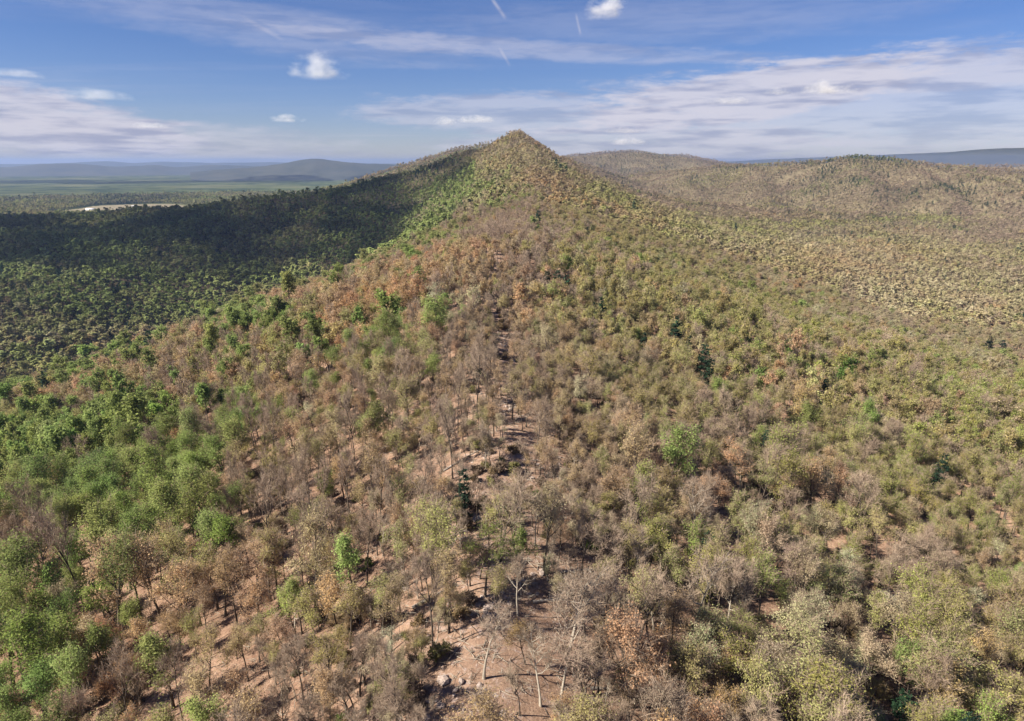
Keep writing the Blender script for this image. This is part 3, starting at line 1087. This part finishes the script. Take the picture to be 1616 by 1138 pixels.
VAR = rng.integers(0, 1000, NTREE)
for i, (kk, scl, tn) in SPECIAL.items():
    SCALE[i] = scl * TS[i]
    if tn:
        TINT[i] = tn

# ------------------------------------------------------------------ near trees: each its own thing
NAMES = ['bare_tree', 'tan_budding_tree', 'olive_budding_tree', 'green_leafy_tree', 'cream_leafed_tree', 'pine_tree', 'lime_green_tree', 'pale_branched_tree']
CATS = ['bare tree', 'budding tree', 'budding tree', 'leafy tree', 'flowering tree', 'pine', 'leafy tree', 'bare tree']
CATS[4] = 'budding tree'
ADJ = ['bare brown tree', 'tan budding tree', 'olive budding tree', 'green leafy tree', 'cream pale-leafed tree', 'dark green pine', 'lime green tree', 'bare pale-branched tree']
GROUPS = ['bare brown trees on the ridge', 'tan budding trees on the ridge', 'olive budding trees on the ridge', 'green leafy trees on the ridge', 'cream leafed trees on the ridge', 'pines on the ridge',
          'lime green trees on the ridge', 'pale branched bare trees on the ridge']
inframe = (PX > -25) & (PX < 1641) & (PY < 1175) & visible(TX, TY, TZ + 9)
single = np.zeros(NTREE, bool)
LIMITS = [280, 290, 290, 260, 230, 120, 200, 160]
for k in range(KN):
    c = np.where((KIND == k) & inframe & (TR < 900))[0]
    c = c[np.argsort(TR[c])][:LIMITS[k]]
    single[c] = True
for i in SPECIAL:
    if TR[i] < 900:
        single[i] = True

TEN = ['no', 'one', 'two', 'three', 'four', 'five', 'six', 'seven', 'eight', 'nine', 'ten']
ORD = ['leftmost'] + [w_ + ' from left' for w_ in 'second third fourth fifth sixth seventh eighth ninth tenth eleventh twelfth thirteenth fourteenth fifteenth sixteenth seventeenth eighteenth nineteenth twentieth'.split()]
ids = np.where(single)[0]
cells = {}
for i in ids:
    ci = int(np.clip(PX[i] / 161.6, 0, 9.99))
    ri = int(np.clip((PY[i] - 5) / 56.9, 0, 19.99))
    cells.setdefault((int(KIND[i]), ci, ri), []).append(int(i))
LABEL = {}
ROWN = ['at the very top', None]
for (k, ci, ri), mem in cells.items():
    mem.sort(key=lambda i: PX[i])
    n = len(mem)
    down = f"{TEN[ri // 2]} tenths down" if ri % 2 == 0 else f"{TEN[ri // 2]} and a half tenths down"
    across = f"{TEN[ci]} tenths across" if ci else "at the left edge"
    for q, i in enumerate(mem):
        if n == 1:
            o_ = "alone"
        elif q <= n // 2:
            o_ = ORD[min(q, 19)]
        else:
            o_ = ORD[min(n - 1 - q, 19)].replace('leftmost', 'rightmost').replace('left', 'right')
        LABEL[i] = f"{ADJ[k]} {across}, {down}, {o_}".replace("one tenths", "one tenth")


def lod_of(r):
    return np.where(r < 230, 0, np.where(r < 820, 1, 2))


LOD = lod_of(TR / TS)
for i in ids:
    k = int(KIND[i])
    form = FORM_NAMES[FORM[i]]
    lst = PROTO[(form, int(min(LOD[i], 1)))]
    wm, cm = lst[VAR[i] % len(lst)]
    e = bpy.data.objects.new(NAMES[k], None)
    e.empty_display_size = 0.5
    e.location = (TX[i], TY[i], TZ[i] + CAMZ)
    e.rotation_euler = (0, 0, ROT[i])
    s = SCALE[i]
    e.scale = (s * WID[i, 0], s * WID[i, 1], s * TALL[i])
    COL.objects.link(e)
    tag(e, LABEL[int(i)], CATS[k], GROUPS[k])
    for nm, me in (("trunk", wm), ("crown", cm)):
        o = bpy.data.objects.new(nm, me)
        o.parent = e
        o["tint"] = [float(t) for t in TINT[i]]
        COL.objects.link(o)

# ------------------------------------------------------------------ the woods beyond, too many to count: one object
def joined(name, wm, cm):
    """wood and crown of a prototype as one mesh"""
    nv = len(wm.vertices)
    V = np.empty((nv + len(cm.vertices), 3), np.float32)
    a = np.empty(nv * 3, np.float32)
    wm.vertices.foreach_get("co", a)
    V[:nv] = a.reshape(-1, 3)
    a = np.empty(len(cm.vertices) * 3, np.float32)
    cm.vertices.foreach_get("co", a)
    V[nv:] = a.reshape(-1, 3)
    F = [tuple(p.vertices) for p in wm.polygons] + [tuple(nv + j for j in p.vertices) for p in cm.polygons]
    nw = len(wm.materials)
    mats = list(wm.materials) + list(cm.materials)
    idx = [p.material_index for p in wm.polygons] + [nw + p.material_index for p in cm.polygons]
    q = [np.array([f for f in F if len(f) == n_]) for n_ in (4, 3)]
    ix = [i_ for n_ in (4, 3) for f, i_ in zip(F, idx) if len(f) == n_]
    return mesh_from(name, V, [f for f in q if len(f)], mats, ix)


def instancer(name, pts, scale, rot, variant, tint, protos, label, cat):
    coll = bpy.data.collections.new(name + "_sources")
    for k, me in enumerate(protos):
        coll.objects.link(bpy.data.objects.new("source_%03d" % k, me))
    me = bpy.data.meshes.new(name)
    me.vertices.add(len(pts))
    me.vertices.foreach_set("co", np.asarray(pts, np.float32).ravel())
    for nm, ty, arr, key in (("turn", 'FLOAT', rot, "value"), ("variant", 'INT', variant, "value")):
        at_ = me.attributes.new(nm, ty, 'POINT')
        at_.data.foreach_set(key, np.asarray(arr, np.int32 if ty == 'INT' else np.float32))
    at_ = me.attributes.new("size", 'FLOAT_VECTOR', 'POINT')
    at_.data.foreach_set("vector", np.asarray(scale, np.float32).ravel())
    at_ = me.attributes.new("tint", 'FLOAT_VECTOR', 'POINT')
    at_.data.foreach_set("vector", np.asarray(tint, np.float32).ravel())
    o = link(name, me)
    ng = bpy.data.node_groups.new(name + "_nodes", 'GeometryNodeTree')
    ng.interface.new_socket("Geometry", in_out='INPUT', socket_type='NodeSocketGeometry')
    ng.interface.new_socket("Geometry", in_out='OUTPUT', socket_type='NodeSocketGeometry')
    gi = ng.nodes.new('NodeGroupInput')
    go = ng.nodes.new('NodeGroupOutput')
    m2p = ng.nodes.new('GeometryNodeMeshToPoints')
    ci = ng.nodes.new('GeometryNodeCollectionInfo')
    ci.inputs['Collection'].default_value = coll
    ci.inputs['Separate Children'].default_value = True
    ci.inputs['Reset Children'].default_value = True
    iop = ng.nodes.new('GeometryNodeInstanceOnPoints')
    iop.inputs['Pick Instance'].default_value = True

    def named(nm, ty):
        nd = ng.nodes.new('GeometryNodeInputNamedAttribute')
        nd.data_type = ty
        nd.inputs['Name'].default_value = nm
        return nd.outputs['Attribute']
    cx = ng.nodes.new('ShaderNodeCombineXYZ')
    ng.links.new(named("turn", 'FLOAT'), cx.inputs['Z'])
    ng.links.new(gi.outputs[0], m2p.inputs['Mesh'])
    ng.links.new(m2p.outputs[0], iop.inputs['Points'])
    ng.links.new(ci.outputs[0], iop.inputs['Instance'])
    ng.links.new(named("variant", 'INT'), iop.inputs['Instance Index'])
    ng.links.new(cx.outputs[0], iop.inputs['Rotation'])
    ng.links.new(named("size", 'FLOAT_VECTOR'), iop.inputs['Scale'])
    ng.links.new(iop.outputs[0], go.inputs[0])
    md = o.modifiers.new("scatter", 'NODES')
    md.node_group = ng
    tag(o, label, cat, kind="stuff")
    return o


protos, index = [], {}
for lod in (0, 1, 2):
    for f in FORM_NAMES:
        index[(f, lod)] = (len(protos), len(PROTO[(f, lod)]))
        for wm, cm in PROTO[(f, lod)]:
            protos.append(joined("tree", wm, cm))
rest = np.where(~single)[0]
variant = np.empty(len(rest), int)
for j, i in enumerate(rest):
    s0, c0_ = index[(FORM_NAMES[FORM[i]], int(LOD[i]))]
    variant[j] = s0 + VAR[i] % c0_
instancer("forest", np.stack([TX[rest], TY[rest], TZ[rest] + CAMZ], 1), np.stack([SCALE * WID[:, 0], SCALE * WID[:, 1], SCALE * TALL], 1)[rest], ROT[rest], variant, TINT[rest], protos,
          "mixed spring woods covering the slopes, valleys and hills beyond the nearer trees", "forest")
print("trees", NTREE, "single", len(ids))

# brush under the trees
bx, by = rng.uniform(-330, 330, 15000), rng.uniform(20, 340, 15000)
br = np.hypot(bx, by)
k = (br > 26) & (br < 340) & (np.abs(np.degrees(np.arctan2(bx, by))) < 47) & (fbm(bx, by, 22, 501, 3) > -0.12)
bx, by = bx[k], by[k]
bz = height(bx, by)
shr = []
for q in range(4):
    w, c = broadleaf('shrub', 900 + q, 1, M_TWIG)
    shr.append(joined("shrub", w.mesh("stems", [M_TWIG]), c.mesh("sprigs", [M_CROWN, M_TWIG])))
nb = len(bx)
bt = np.array([(0.19, 0.14, 0.10), (0.26, 0.19, 0.10), (0.22, 0.21, 0.08), (0.13, 0.17, 0.05), (0.17, 0.12, 0.10)])[rng.choice(5, nb, p=[0.34, 0.26, 0.2, 0.08, 0.12])]
instancer("undergrowth", np.stack([bx, by, bz + CAMZ], 1), np.outer(rng.uniform(0.25, 0.8, nb), [1.1, 1.1, 0.9]), rng.uniform(0, 6.28, nb), rng.integers(0, 4, nb), bt, shr,
          "low twiggy brush and saplings between the trees on the ridge", "undergrowth")

# thin saplings crowding the crest between the grown trees
ny = 2900
ty_ = rng.uniform(34, 330, ny)
tx_ = np.interp(ty_, _ys, CREST_X) + rng.normal(size=ny) * 34 + 6
k = (fbm(tx_, ty_, 16, 531, 2) > -0.22) & (np.abs(tx_ - np.interp(ty_, _ys, CREST_X)) > 2.5) & (np.hypot(tx_, ty_) > 30)
tx_, ty_ = tx_[k], ty_[k]
ny = len(tx_)
thick = [joined("sapling", *PROTO[(f, 0)][j]) for f in ('bare', 'pale', 'bud') for j in range(3)]
tk = rng.choice(9, ny, p=[0.14, 0.14, 0.14, 0.09, 0.09, 0.09, 0.11, 0.10, 0.10])
tt_ = np.array([BASE[0], BASE[7], BASE[1] * 0.95])[tk // 3] * np.exp(rng.normal(size=(ny, 1)) * 0.15)
tt_[tk >= 6] = np.array([BASE[1], BASE[4], BASE[2]])[rng.integers(0, 3, (tk >= 6).sum())]
ts_ = rng.uniform(0.24, 0.56, ny)
instancer("sapling_undergrowth", np.stack([tx_, ty_, height(tx_, ty_) + CAMZ], 1), np.stack([ts_, ts_, ts_ * rng.uniform(0.8, 1.15, ny)], 1), rng.uniform(0, 6.28, ny), tk, tt_, thick,
          "thin bare saplings crowding the ground between the trees along the crest", "undergrowth")

# dead sticks and fallen twigs on the leaf litter
stk = []
for q in range(4):
    rs = np.random.default_rng(1700 + q)
    g = Geo()
    for _ in range(7):
        p = rs.normal(size=3) * np.array([0.8, 0.8, 0.03]) + np.array([0, 0, 0.06])
        a_ = rs.uniform(0, 6.28)
        d_ = np.array([math.cos(a_), math.sin(a_), rs.uniform(-0.02, 0.22)])
        l_ = rs.uniform(0.7, 2.6)
        g.tube([p, p + d_ * l_ * 0.5 + rs.normal(size=3) * 0.06, p + d_ * l_], [0.05, 0.035, 0.012], 4)
    stk.append(g.mesh("stick", [M_PALE if q % 2 else M_BARK]))
nsx = 5200
sy_ = rng.uniform(36, 300, nsx)
sx_ = np.interp(sy_, _ys, CREST_X) + rng.normal(size=nsx) * 38
instancer("deadwood_litter", np.stack([sx_, sy_, height(sx_, sy_) + CAMZ], 1), np.outer(rng.uniform(0.5, 1.2, nsx), [1, 1, 1]), rng.uniform(0, 6.28, nsx), rng.integers(0, 4, nsx),
          np.ones((nsx, 3)), stk, "dead sticks and fallen twigs lying on the leaf litter", "deadwood")

# ------------------------------------------------------------------ stones of the crest
def rock_mesh(seed):
    rs = np.random.default_rng(seed)
    import bmesh
    bm = bmesh.new()
    bmesh.ops.create_icosphere(bm, subdivisions=1, radius=0.5)
    for v_ in bm.verts:
        f = 1 + rs.uniform(-0.25, 0.25)
        v_.co = Vector((v_.co.x * f * 1.25, v_.co.y * f * 0.9, v_.co.z * f * 0.62))
    me = bpy.data.meshes.new("boulder")
    bm.to_mesh(me)
    bm.free()
    me.materials.append(M_ROCK)
    return me


rocks = [rock_mesh(60 + k) for k in range(6)]
nr_ = 2600
ry = rng.uniform(38, 330, nr_)
rx = np.interp(ry, _ys, CREST_X) + rng.normal(size=nr_) * 6.5
k = fbm(rx, ry, 14, 611, 2) > -0.05
rx, ry = rx[k], ry[k]
rz = height(rx, ry)
instancer("loose_rubble", np.stack([rx, ry, rz + CAMZ], 1), np.outer(rng.uniform(0.25, 0.95, len(rx)), [1, 1, 1]), rng.uniform(0, 6.28, len(rx)), rng.integers(0, 6, len(rx)),
          np.ones((len(rx), 3)), rocks, "pale broken stones strewn along the bare crest", "rubble")


def ground_at(px, py, above=0.0):
    """where the sight line of a photograph point meets the ground"""
    d = pix_dir(px, py)
    t = np.geomspace(30, 6000, 6000)
    z = height(d.x * t, d.y * t) + above
    j = np.argmax(d.z * t < z)
    return d.x * t[j], d.y * t[j], float(height(np.array([d.x * t[j]]), np.array([d.y * t[j]]))[0])


BOULD = [(752, 822, 1.8, 'below the middle of the crest'), (735, 838, 1.4, 'beside the dark shrub on the crest'), (798, 548, 2.2, 'in the bare gap high on the crest'), (818, 528, 1.8, 'at the upper end of the bare gap'),
         (770, 960, 1.5, 'on the pink scree low on the crest'), (700, 1075, 1.7, 'at the foot of the dark trees near the bottom'), (660, 1095, 1.3, 'near the bottom edge on pink scree'),
         (640, 930, 1.2, 'beside a leaning trunk low on the crest'), (815, 740, 1.6, 'on the pink path at mid height'), (1492, 792, 1.8, 'on the right slope'), (780, 880, 1.3, 'on the crest below the pink path')]
for j, (qx, qy, sz, wh) in enumerate(BOULD):
    x, y, z = ground_at(qx, qy)
    o = link("boulder", rocks[j % 6])
    o.location = (x, y, z + CAMZ + sz * 0.12)
    o.rotation_euler = (rng.uniform(-0.3, 0.3), rng.uniform(-0.3, 0.3), rng.uniform(0, 6.28))
    o.scale = (sz, sz, sz)
    tag(o, "pale pinkish boulder " + wh, "boulder", "boulders on the crest")

# ------------------------------------------------------------------ fallen trunks
LOGS = [(840, 952, 905, 945, 'lying across the crest low in the picture'), (1105, 838, 1165, 842, 'in the red leaf glade on the right'), (650, 962, 720, 925, 'slanting up the scree low on the crest'),
        (880, 905, 955, 900, 'over the red litter right of the crest'), (930, 1088, 1000, 1092, 'near the bottom right of the crest'), (1395, 945, 1450, 930, 'pale, under the cream trees on the right'),
        (700, 745, 770, 705, 'in the brown glade above the crest path')]
for (x0, y0, x1, y1, wh) in LOGS:
    a = np.array(ground_at(x0, y0))
    b = np.array(ground_at(x1, y1))
    d = b - a
    L = min(max(np.linalg.norm(d), 5.0), 10.0)
    d = d / np.linalg.norm(d)
    e = link("fallen_log", None)
    e.location = (a[0], a[1], a[2] + CAMZ)
    tag(e, "fallen weathered trunk " + wh, "log", "fallen trunks on the ridge")
    g = Geo()
    t = np.linspace(0, L, 6)
    P = d[None] * t[:, None]
    P[:, 2] = height(a[0] + P[:, 0], a[1] + P[:, 1]) - a[2] + 0.22
    P += rng.normal(size=P.shape) * 0.05
    g.tube(P, np.linspace(0.26, 0.10, 6), 7)
    link("stem", g.mesh("stem", [M_LOG], True), e)
    for q in (2, 3, 4, 5):
        g = Geo()
        s = np.cross(d, [0, 0, 1]) * rng.choice([-1, 1]) + d * 0.7 + np.array([0, 0, rng.uniform(0.3, 0.9)])
        s /= np.linalg.norm(s)
        l_ = rng.uniform(0.9, 2.0)
        g.tube([P[q], P[q] + s * l_ * 0.5, P[q] + (s + np.array([0, 0, 0.3])) * l_], [0.08, 0.05, 0.015], 4)
        link("branch", g.mesh("branch", [M_LOG], True), e)

# ------------------------------------------------------------------ the clearing on the plain with its sheds
n, m = 40, 40
uu, vv = np.meshgrid(np.linspace(-1, 1, n), np.linspace(-1, 1, m), indexing='ij')
fx, fy = FIELD_C[0] + uu * 310, FIELD_C[1] + vv * 350
fz = height(fx, fy) + 0.8
inside = in_field(fx, fy)
Vf = np.stack([fx.ravel(), fy.ravel(), fz.ravel() + CAMZ], 1)
i, j = np.meshgrid(np.arange(n - 1), np.arange(m - 1), indexing='ij')
Ff = np.stack([i * m + j, (i + 1) * m + j, (i + 1) * m + j + 1, i * m + j + 1], -1).reshape(-1, 4)
ok = inside.ravel()[Ff].all(1)
fo = link("field", mesh_from("field", Vf, Ff[ok], [M_FIELD]))
tag(fo, "dry tan clearing among the woods on the plain", kind="structure")


def box(w, l_, h, z0=0.0):
    V = [(sx * w / 2, sy * l_ / 2, z0 + (h if t else 0)) for t in (0, 1) for sx, sy in ((-1, -1), (1, -1), (1, 1), (-1, 1))]
    F = np.array([(3, 2, 1, 0), (4, 5, 6, 7), (0, 1, 5, 4), (1, 2, 6, 5), (2, 3, 7, 6), (3, 0, 4, 7)])
    return np.array(V), F


for (x, y, w, l_, h, rz_, lb) in ((-1560, 2960, 34, 15, 6, 0.1, "white-roofed shed at the right end of the tan clearing"), (-1790, 2900, 40, 16, 5, -0.15, "long pale shed at the left end of the tan clearing"),
                                  (-1700, 3080, 26, 14, 6, 0.3, "pale barn in the middle of the tan clearing"), (-1640, 2860, 20, 12, 5, 0.0, "small pale shed in front in the tan clearing")):
    z = float(height(np.array([x]), np.array([y]))[0])
    e = link("farm_shed", None)
    e.location = (x, y, z + CAMZ)
    e.rotation_euler = (0, 0, rz_)
    tag(e, lb, "shed", "sheds in the clearing")
    V_, F_ = box(w, l_, h + 1.5, -1.5)
    link("wall", mesh_from("wall", V_, F_, [M_WALL]), e)
    hw, hl, rh = w / 2 + 0.6, l_ / 2 + 0.6, l_ * 0.28
    Vr = np.array([(-hw, -hl, h - 0.2), (hw, -hl, h - 0.2), (hw, 0, h + rh), (-hw, 0, h + rh), (-hw, hl, h - 0.2), (hw, hl, h - 0.2),
                   (-hw, -hl, h + 0.1), (hw, -hl, h + 0.1), (hw, 0, h + rh + 0.3), (-hw, 0, h + rh + 0.3), (-hw, hl, h + 0.1), (hw, hl, h + 0.1)])
    Fr = [np.array([(0, 3, 2, 1), (3, 4, 5, 2), (6, 7, 8, 9), (9, 8, 11, 10), (0, 1, 7, 6), (4, 10, 11, 5), (0, 6, 9, 3), (3, 9, 10, 4), (1, 2, 8, 7), (2, 5, 11, 8)])]
    link("roof", mesh_from("roof", Vr, Fr, [M_ROOF]), e)
    Vg = np.array([(-w / 2 + 0.1, -l_ / 2 + 0.2, h), (-w / 2 + 0.1, l_ / 2 - 0.2, h), (-w / 2 + 0.1, 0, h + rh - 0.2), (-w / 2 - 0.1, -l_ / 2 + 0.2, h), (-w / 2 - 0.1, l_ / 2 - 0.2, h), (-w / 2 - 0.1, 0, h + rh - 0.2)])
    for sx in (1, -1):
        Vs = Vg.copy()
        Vs[:, 0] *= sx
        link("gable", mesh_from("gable", Vs, [np.array([(0, 1, 2), (3, 5, 4)]), np.array([(0, 3, 4, 1), (1, 4, 5, 2), (2, 5, 3, 0)])], [M_WALL]), e)
    Vd, Fd = box(4.0, 0.3, 3.6)
    Vd[:, 1] -= l_ / 2 + 0.05
    link("door", mesh_from("door", Vd, Fd, [M_DOOR]), e)

# ------------------------------------------------------------------ clouds
def vapour(seed, size, dens=7.0):
    """soft body of droplets: denser inside, frayed by noise at the rim, flat below"""
    m, N = material("cloud_vapour")
    tcn = N.n('ShaderNodeTexCoord')
    P = tcn.outputs['Object']
    s3 = N.n('ShaderNodeSeparateXYZ')
    N.l(P, s3.inputs[0])
    lx, ly, lz = size
    mp = N.n('ShaderNodeMapping')
    mp.inputs['Scale'].default_value = (1.0, 1.0, 1.6)
    mp.inputs['Location'].default_value = (seed * 913.0, seed * 411.0, 0)
    N.l(P, mp.inputs[0])
    a = N.n('ShaderNodeTexNoise')
    a.inputs['Scale'].default_value = 3.4 / lx
    a.inputs['Detail'].default_value = 6
    a.inputs['Roughness'].default_value = 0.6
    N.l(mp.outputs[0], a.inputs['Vector'])
    q = None
    for out, half in zip(s3.outputs, (lx / 2, ly / 2, lz)):
        t = N.math('POWER', N.math('ABSOLUTE', N.math('DIVIDE', out, half)), 2.0)
        q = t if q is None else N.math('ADD', q, t)
    body = N.math('ADD', N.math('SUBTRACT', 1.0, q), N.math('MULTIPLY', N.math('SUBTRACT', a.outputs[0], 0.5), 3.4))
    flat = N.ramp(N.math('DIVIDE', s3.outputs[2], lz), -0.30, 0.02)
    dn = N.math('MULTIPLY', N.math('MULTIPLY', N.ramp(body, 0.15, 2.0), flat), N.ramp(q, 1.0, 0.75))
    pv = N.n('ShaderNodeVolumePrincipled')
    pv.inputs['Color'].default_value = (0.97, 0.965, 0.965, 1)
    pv.inputs['Anisotropy'].default_value = 0.2
    N.l(N.math('MULTIPLY', dn, dens / lz), pv.inputs['Density'])
    o_ = N.n('ShaderNodeOutputMaterial')
    N.l(pv.outputs[0], o_.inputs['Volume'])
    return m


import bmesh
_bm = bmesh.new()
bmesh.ops.create_icosphere(_bm, subdivisions=2, radius=1.0)
ICO_V = np.array([v_.co[:] for v_ in _bm.verts])
ICO_F = np.array([[v_.index for v_ in f.verts] for f in _bm.faces])
_bm.free()


def cloud(label, centre, size, seed, dens=7.0, group="small clouds above the valley"):
    lx, ly, lz = size
    V_ = ICO_V * np.array([lx / 2, ly / 2, lz]) * 1.06
    V_[:, 2] = np.maximum(V_[:, 2], -0.32 * lz)
    o = link("cloud", mesh_from("cloud", V_, ICO_F, [vapour(seed, size, dens)], smooth=True))
    o.location = centre
    tag(o, label, "cloud", group)
    return o


def sky_cloud(px, py, w, h, alt, label, seed, dens=7.0):
    d = pix_dir(px, py)
    s = alt / max(d.z, 0.02)
    c = d * s
    L, Hh = w / FPX * s, h / FPX * s
    o = cloud(label, (c.x, c.y, c.z + CAMZ - Hh * 0.4), (L * 1.25, L * 0.7, Hh * 1.15), seed, dens)
    o.rotation_euler = (0, 0, -math.atan2(c.x, c.y))


sky_cloud(503, 100, 74, 30, 1250, "white puffy cloud alone high left of the peak", 1, 2.6)
sky_cloud(958, 8, 56, 26, 1300, "bright cloud cut by the top edge of the photo", 2, 3.2)
sky_cloud(1308, 136, 62, 15, 1200, "bright white cloud in front of the right cloud bank", 3, 2.4)
sky_cloud(146, 148, 82, 11, 1200, "thin lens-shaped white cloud at the upper left", 4, 0.35)
sky_cloud(453, 186, 46, 9, 1100, "small white cloud left of the peak, above the plain", 5, 1.2)
sky_cloud(704, 190, 34, 10, 1100, "left one of the two white clouds just left of the peak", 6, 1.2)
sky_cloud(752, 187, 52, 9, 1100, "right one of the two white clouds just left of the peak", 7, 1.0)
sky_cloud(18, 114, 64, 8, 1200, "thin white cloud at the left edge", 8, 0.3)
sky_cloud(990, 222, 54, 9, 1000, "low white cloud above the far purple hill", 9, 1.4)
sky_cloud(1150, 158, 56, 9, 1100, "white cloud at the left end of the right cloud bank", 10, 0.8)
sky_cloud(1228, 143, 36, 8, 1100, "small white cloud between two others in the right bank", 11, 0.8)
sky_cloud(240, 197, 50, 6, 1000, "faint small cloud above the plain at the left", 12, 0.5)
sky_cloud(985, 205, 60, 7, 1000, "thin pale cloud right of the peak", 13, 0.5)

# the heavy cloud outside the frame whose shadow darkens the left valley and the mountain's left flank
md_, N = material("thick_cloud")
df = N.n('ShaderNodeBsdfDiffuse')
df.inputs['Color'].default_value = (0.8, 0.8, 0.82, 1)
tcn = N.n('ShaderNodeTexCoord')
a = N.n('ShaderNodeTexNoise')
a.inputs['Scale'].default_value = 0.0075
a.inputs['Detail'].default_value = 5
N.l(tcn.outputs['Object'], a.inputs['Vector'])
tp = N.n('ShaderNodeBsdfTransparent')
m2 = N.n('ShaderNodeMixShader')
N.l(N.ramp(a.outputs[0], 0.36, 0.62, 0.06, 0.62), m2.inputs[0])
N.l(tp.outputs[0], m2.inputs[1])
N.l(df.outputs[0], m2.inputs[2])
o_ = N.n('ShaderNodeOutputMaterial')
N.l(m2.outputs[0], o_.inputs[0])


def shadow_cloud(polys, alt, label, seed, mat=None):
    """one cloud whose shadow falls on the given patches of ground (x, y, radius)"""
    rs = np.random.default_rng(seed)
    Vs, Fs, k = [], [], 0
    for (x, y, z, r_) in polys:
        t = (alt - z) / sun_dir.z
        c = np.array([x, y, z]) + np.array(sun_dir) * t
        bump = 1 + 0.16 * fbm(ICO_V[:, 0] * 2.2 + 5 * k, ICO_V[:, 1] * 2.2 + ICO_V[:, 2], 1.0, seed + k, 3)
        Vs.append(c + ICO_V * bump[:, None] * np.array([r_, r_, r_ * 0.42]))
        Fs.append(ICO_F + k * len(ICO_V))
        k += 1
    V_ = np.vstack(Vs)
    V_[:, 2] += CAMZ
    o = link("cloud", mesh_from("cloud", V_, np.vstack(Fs), [mat or md_], smooth=True))
    tag(o, label, "cloud")


mv_, N = material("added_shade_veil")  # unseen veil, added out of frame only to dim the near left valley
df = N.n('ShaderNodeBsdfDiffuse')
df.inputs['Color'].default_value = (0.8, 0.8, 0.82, 1)
tp = N.n('ShaderNodeBsdfTransparent')
m2 = N.n('ShaderNodeMixShader')
m2.inputs[0].default_value = 0.05
N.l(tp.outputs[0], m2.inputs[1])
N.l(df.outputs[0], m2.inputs[2])
o_ = N.n('ShaderNodeOutputMaterial')
N.l(m2.outputs[0], o_.inputs[0])
shadow_cloud([(-640, 640, -165, 170), (-560, 760, -160, 190), (-800, 720, -150, 230), (-480, 860, -160, 150), (-700, 880, -150, 220), (-1000, 850, -150, 260), (-400, 980, -150, 120), (-600, 540, -170, 120)],
             1000, "unseen thin veil added to shade the near valley, out of frame on the left", 79, mv_)
shadow_cloud([(-620, 1230, -120, 260), (-900, 1240, -120, 290), (-1300, 1280, -120, 340), (-420, 1330, -80, 230), (-250, 1480, -30, 190), (-560, 1560, -70, 330), (-960, 1600, -120, 420),
              (-1450, 1650, -130, 450), (-120, 1640, 10, 110), (-1900, 1500, -140, 480), (-300, 1180, -110, 120), (-1250, 2000, -160, 360), (-800, 1950, -140, 300)], 1100, "thick cloud high over the valley, outside the picture on the left", 77)
shadow_cloud([(-3800, 7000, -200, 700), (-2500, 7300, -200, 600), (-5200, 7100, -200, 800), (-1300, 7800, -200, 500), (-6400, 6700, -200, 700)], 3600, "broad cloud over the far plain, outside the picture on the left", 78)

# ------------------------------------------------------------------ haze: the air between the camera and the horizon
hv, hf = box(74000, 74000, 700.0)
hm, N = material("thin_valley_haze")
pv = N.n('ShaderNodeVolumePrincipled')
pv.inputs['Color'].default_value = (0.40, 0.53, 0.85, 1)
pv.inputs['Density'].default_value = 5.2e-5
pv.inputs['Anisotropy'].default_value = 0.35
o_ = N.n('ShaderNodeOutputMaterial')
N.l(pv.outputs[0], o_.inputs['Volume'])
zlow = float(V[:, 2].min())
ztop = CAMZ + 62 + 45
hv[:, 2] = np.where(hv[:, 2] > 100, ztop, min(zlow, CAMZ - 232) - 1.5)
hz = link("haze", mesh_from("haze", hv, hf, [hm]))
tag(hz, "thin blue haze over the valley", kind="stuff")
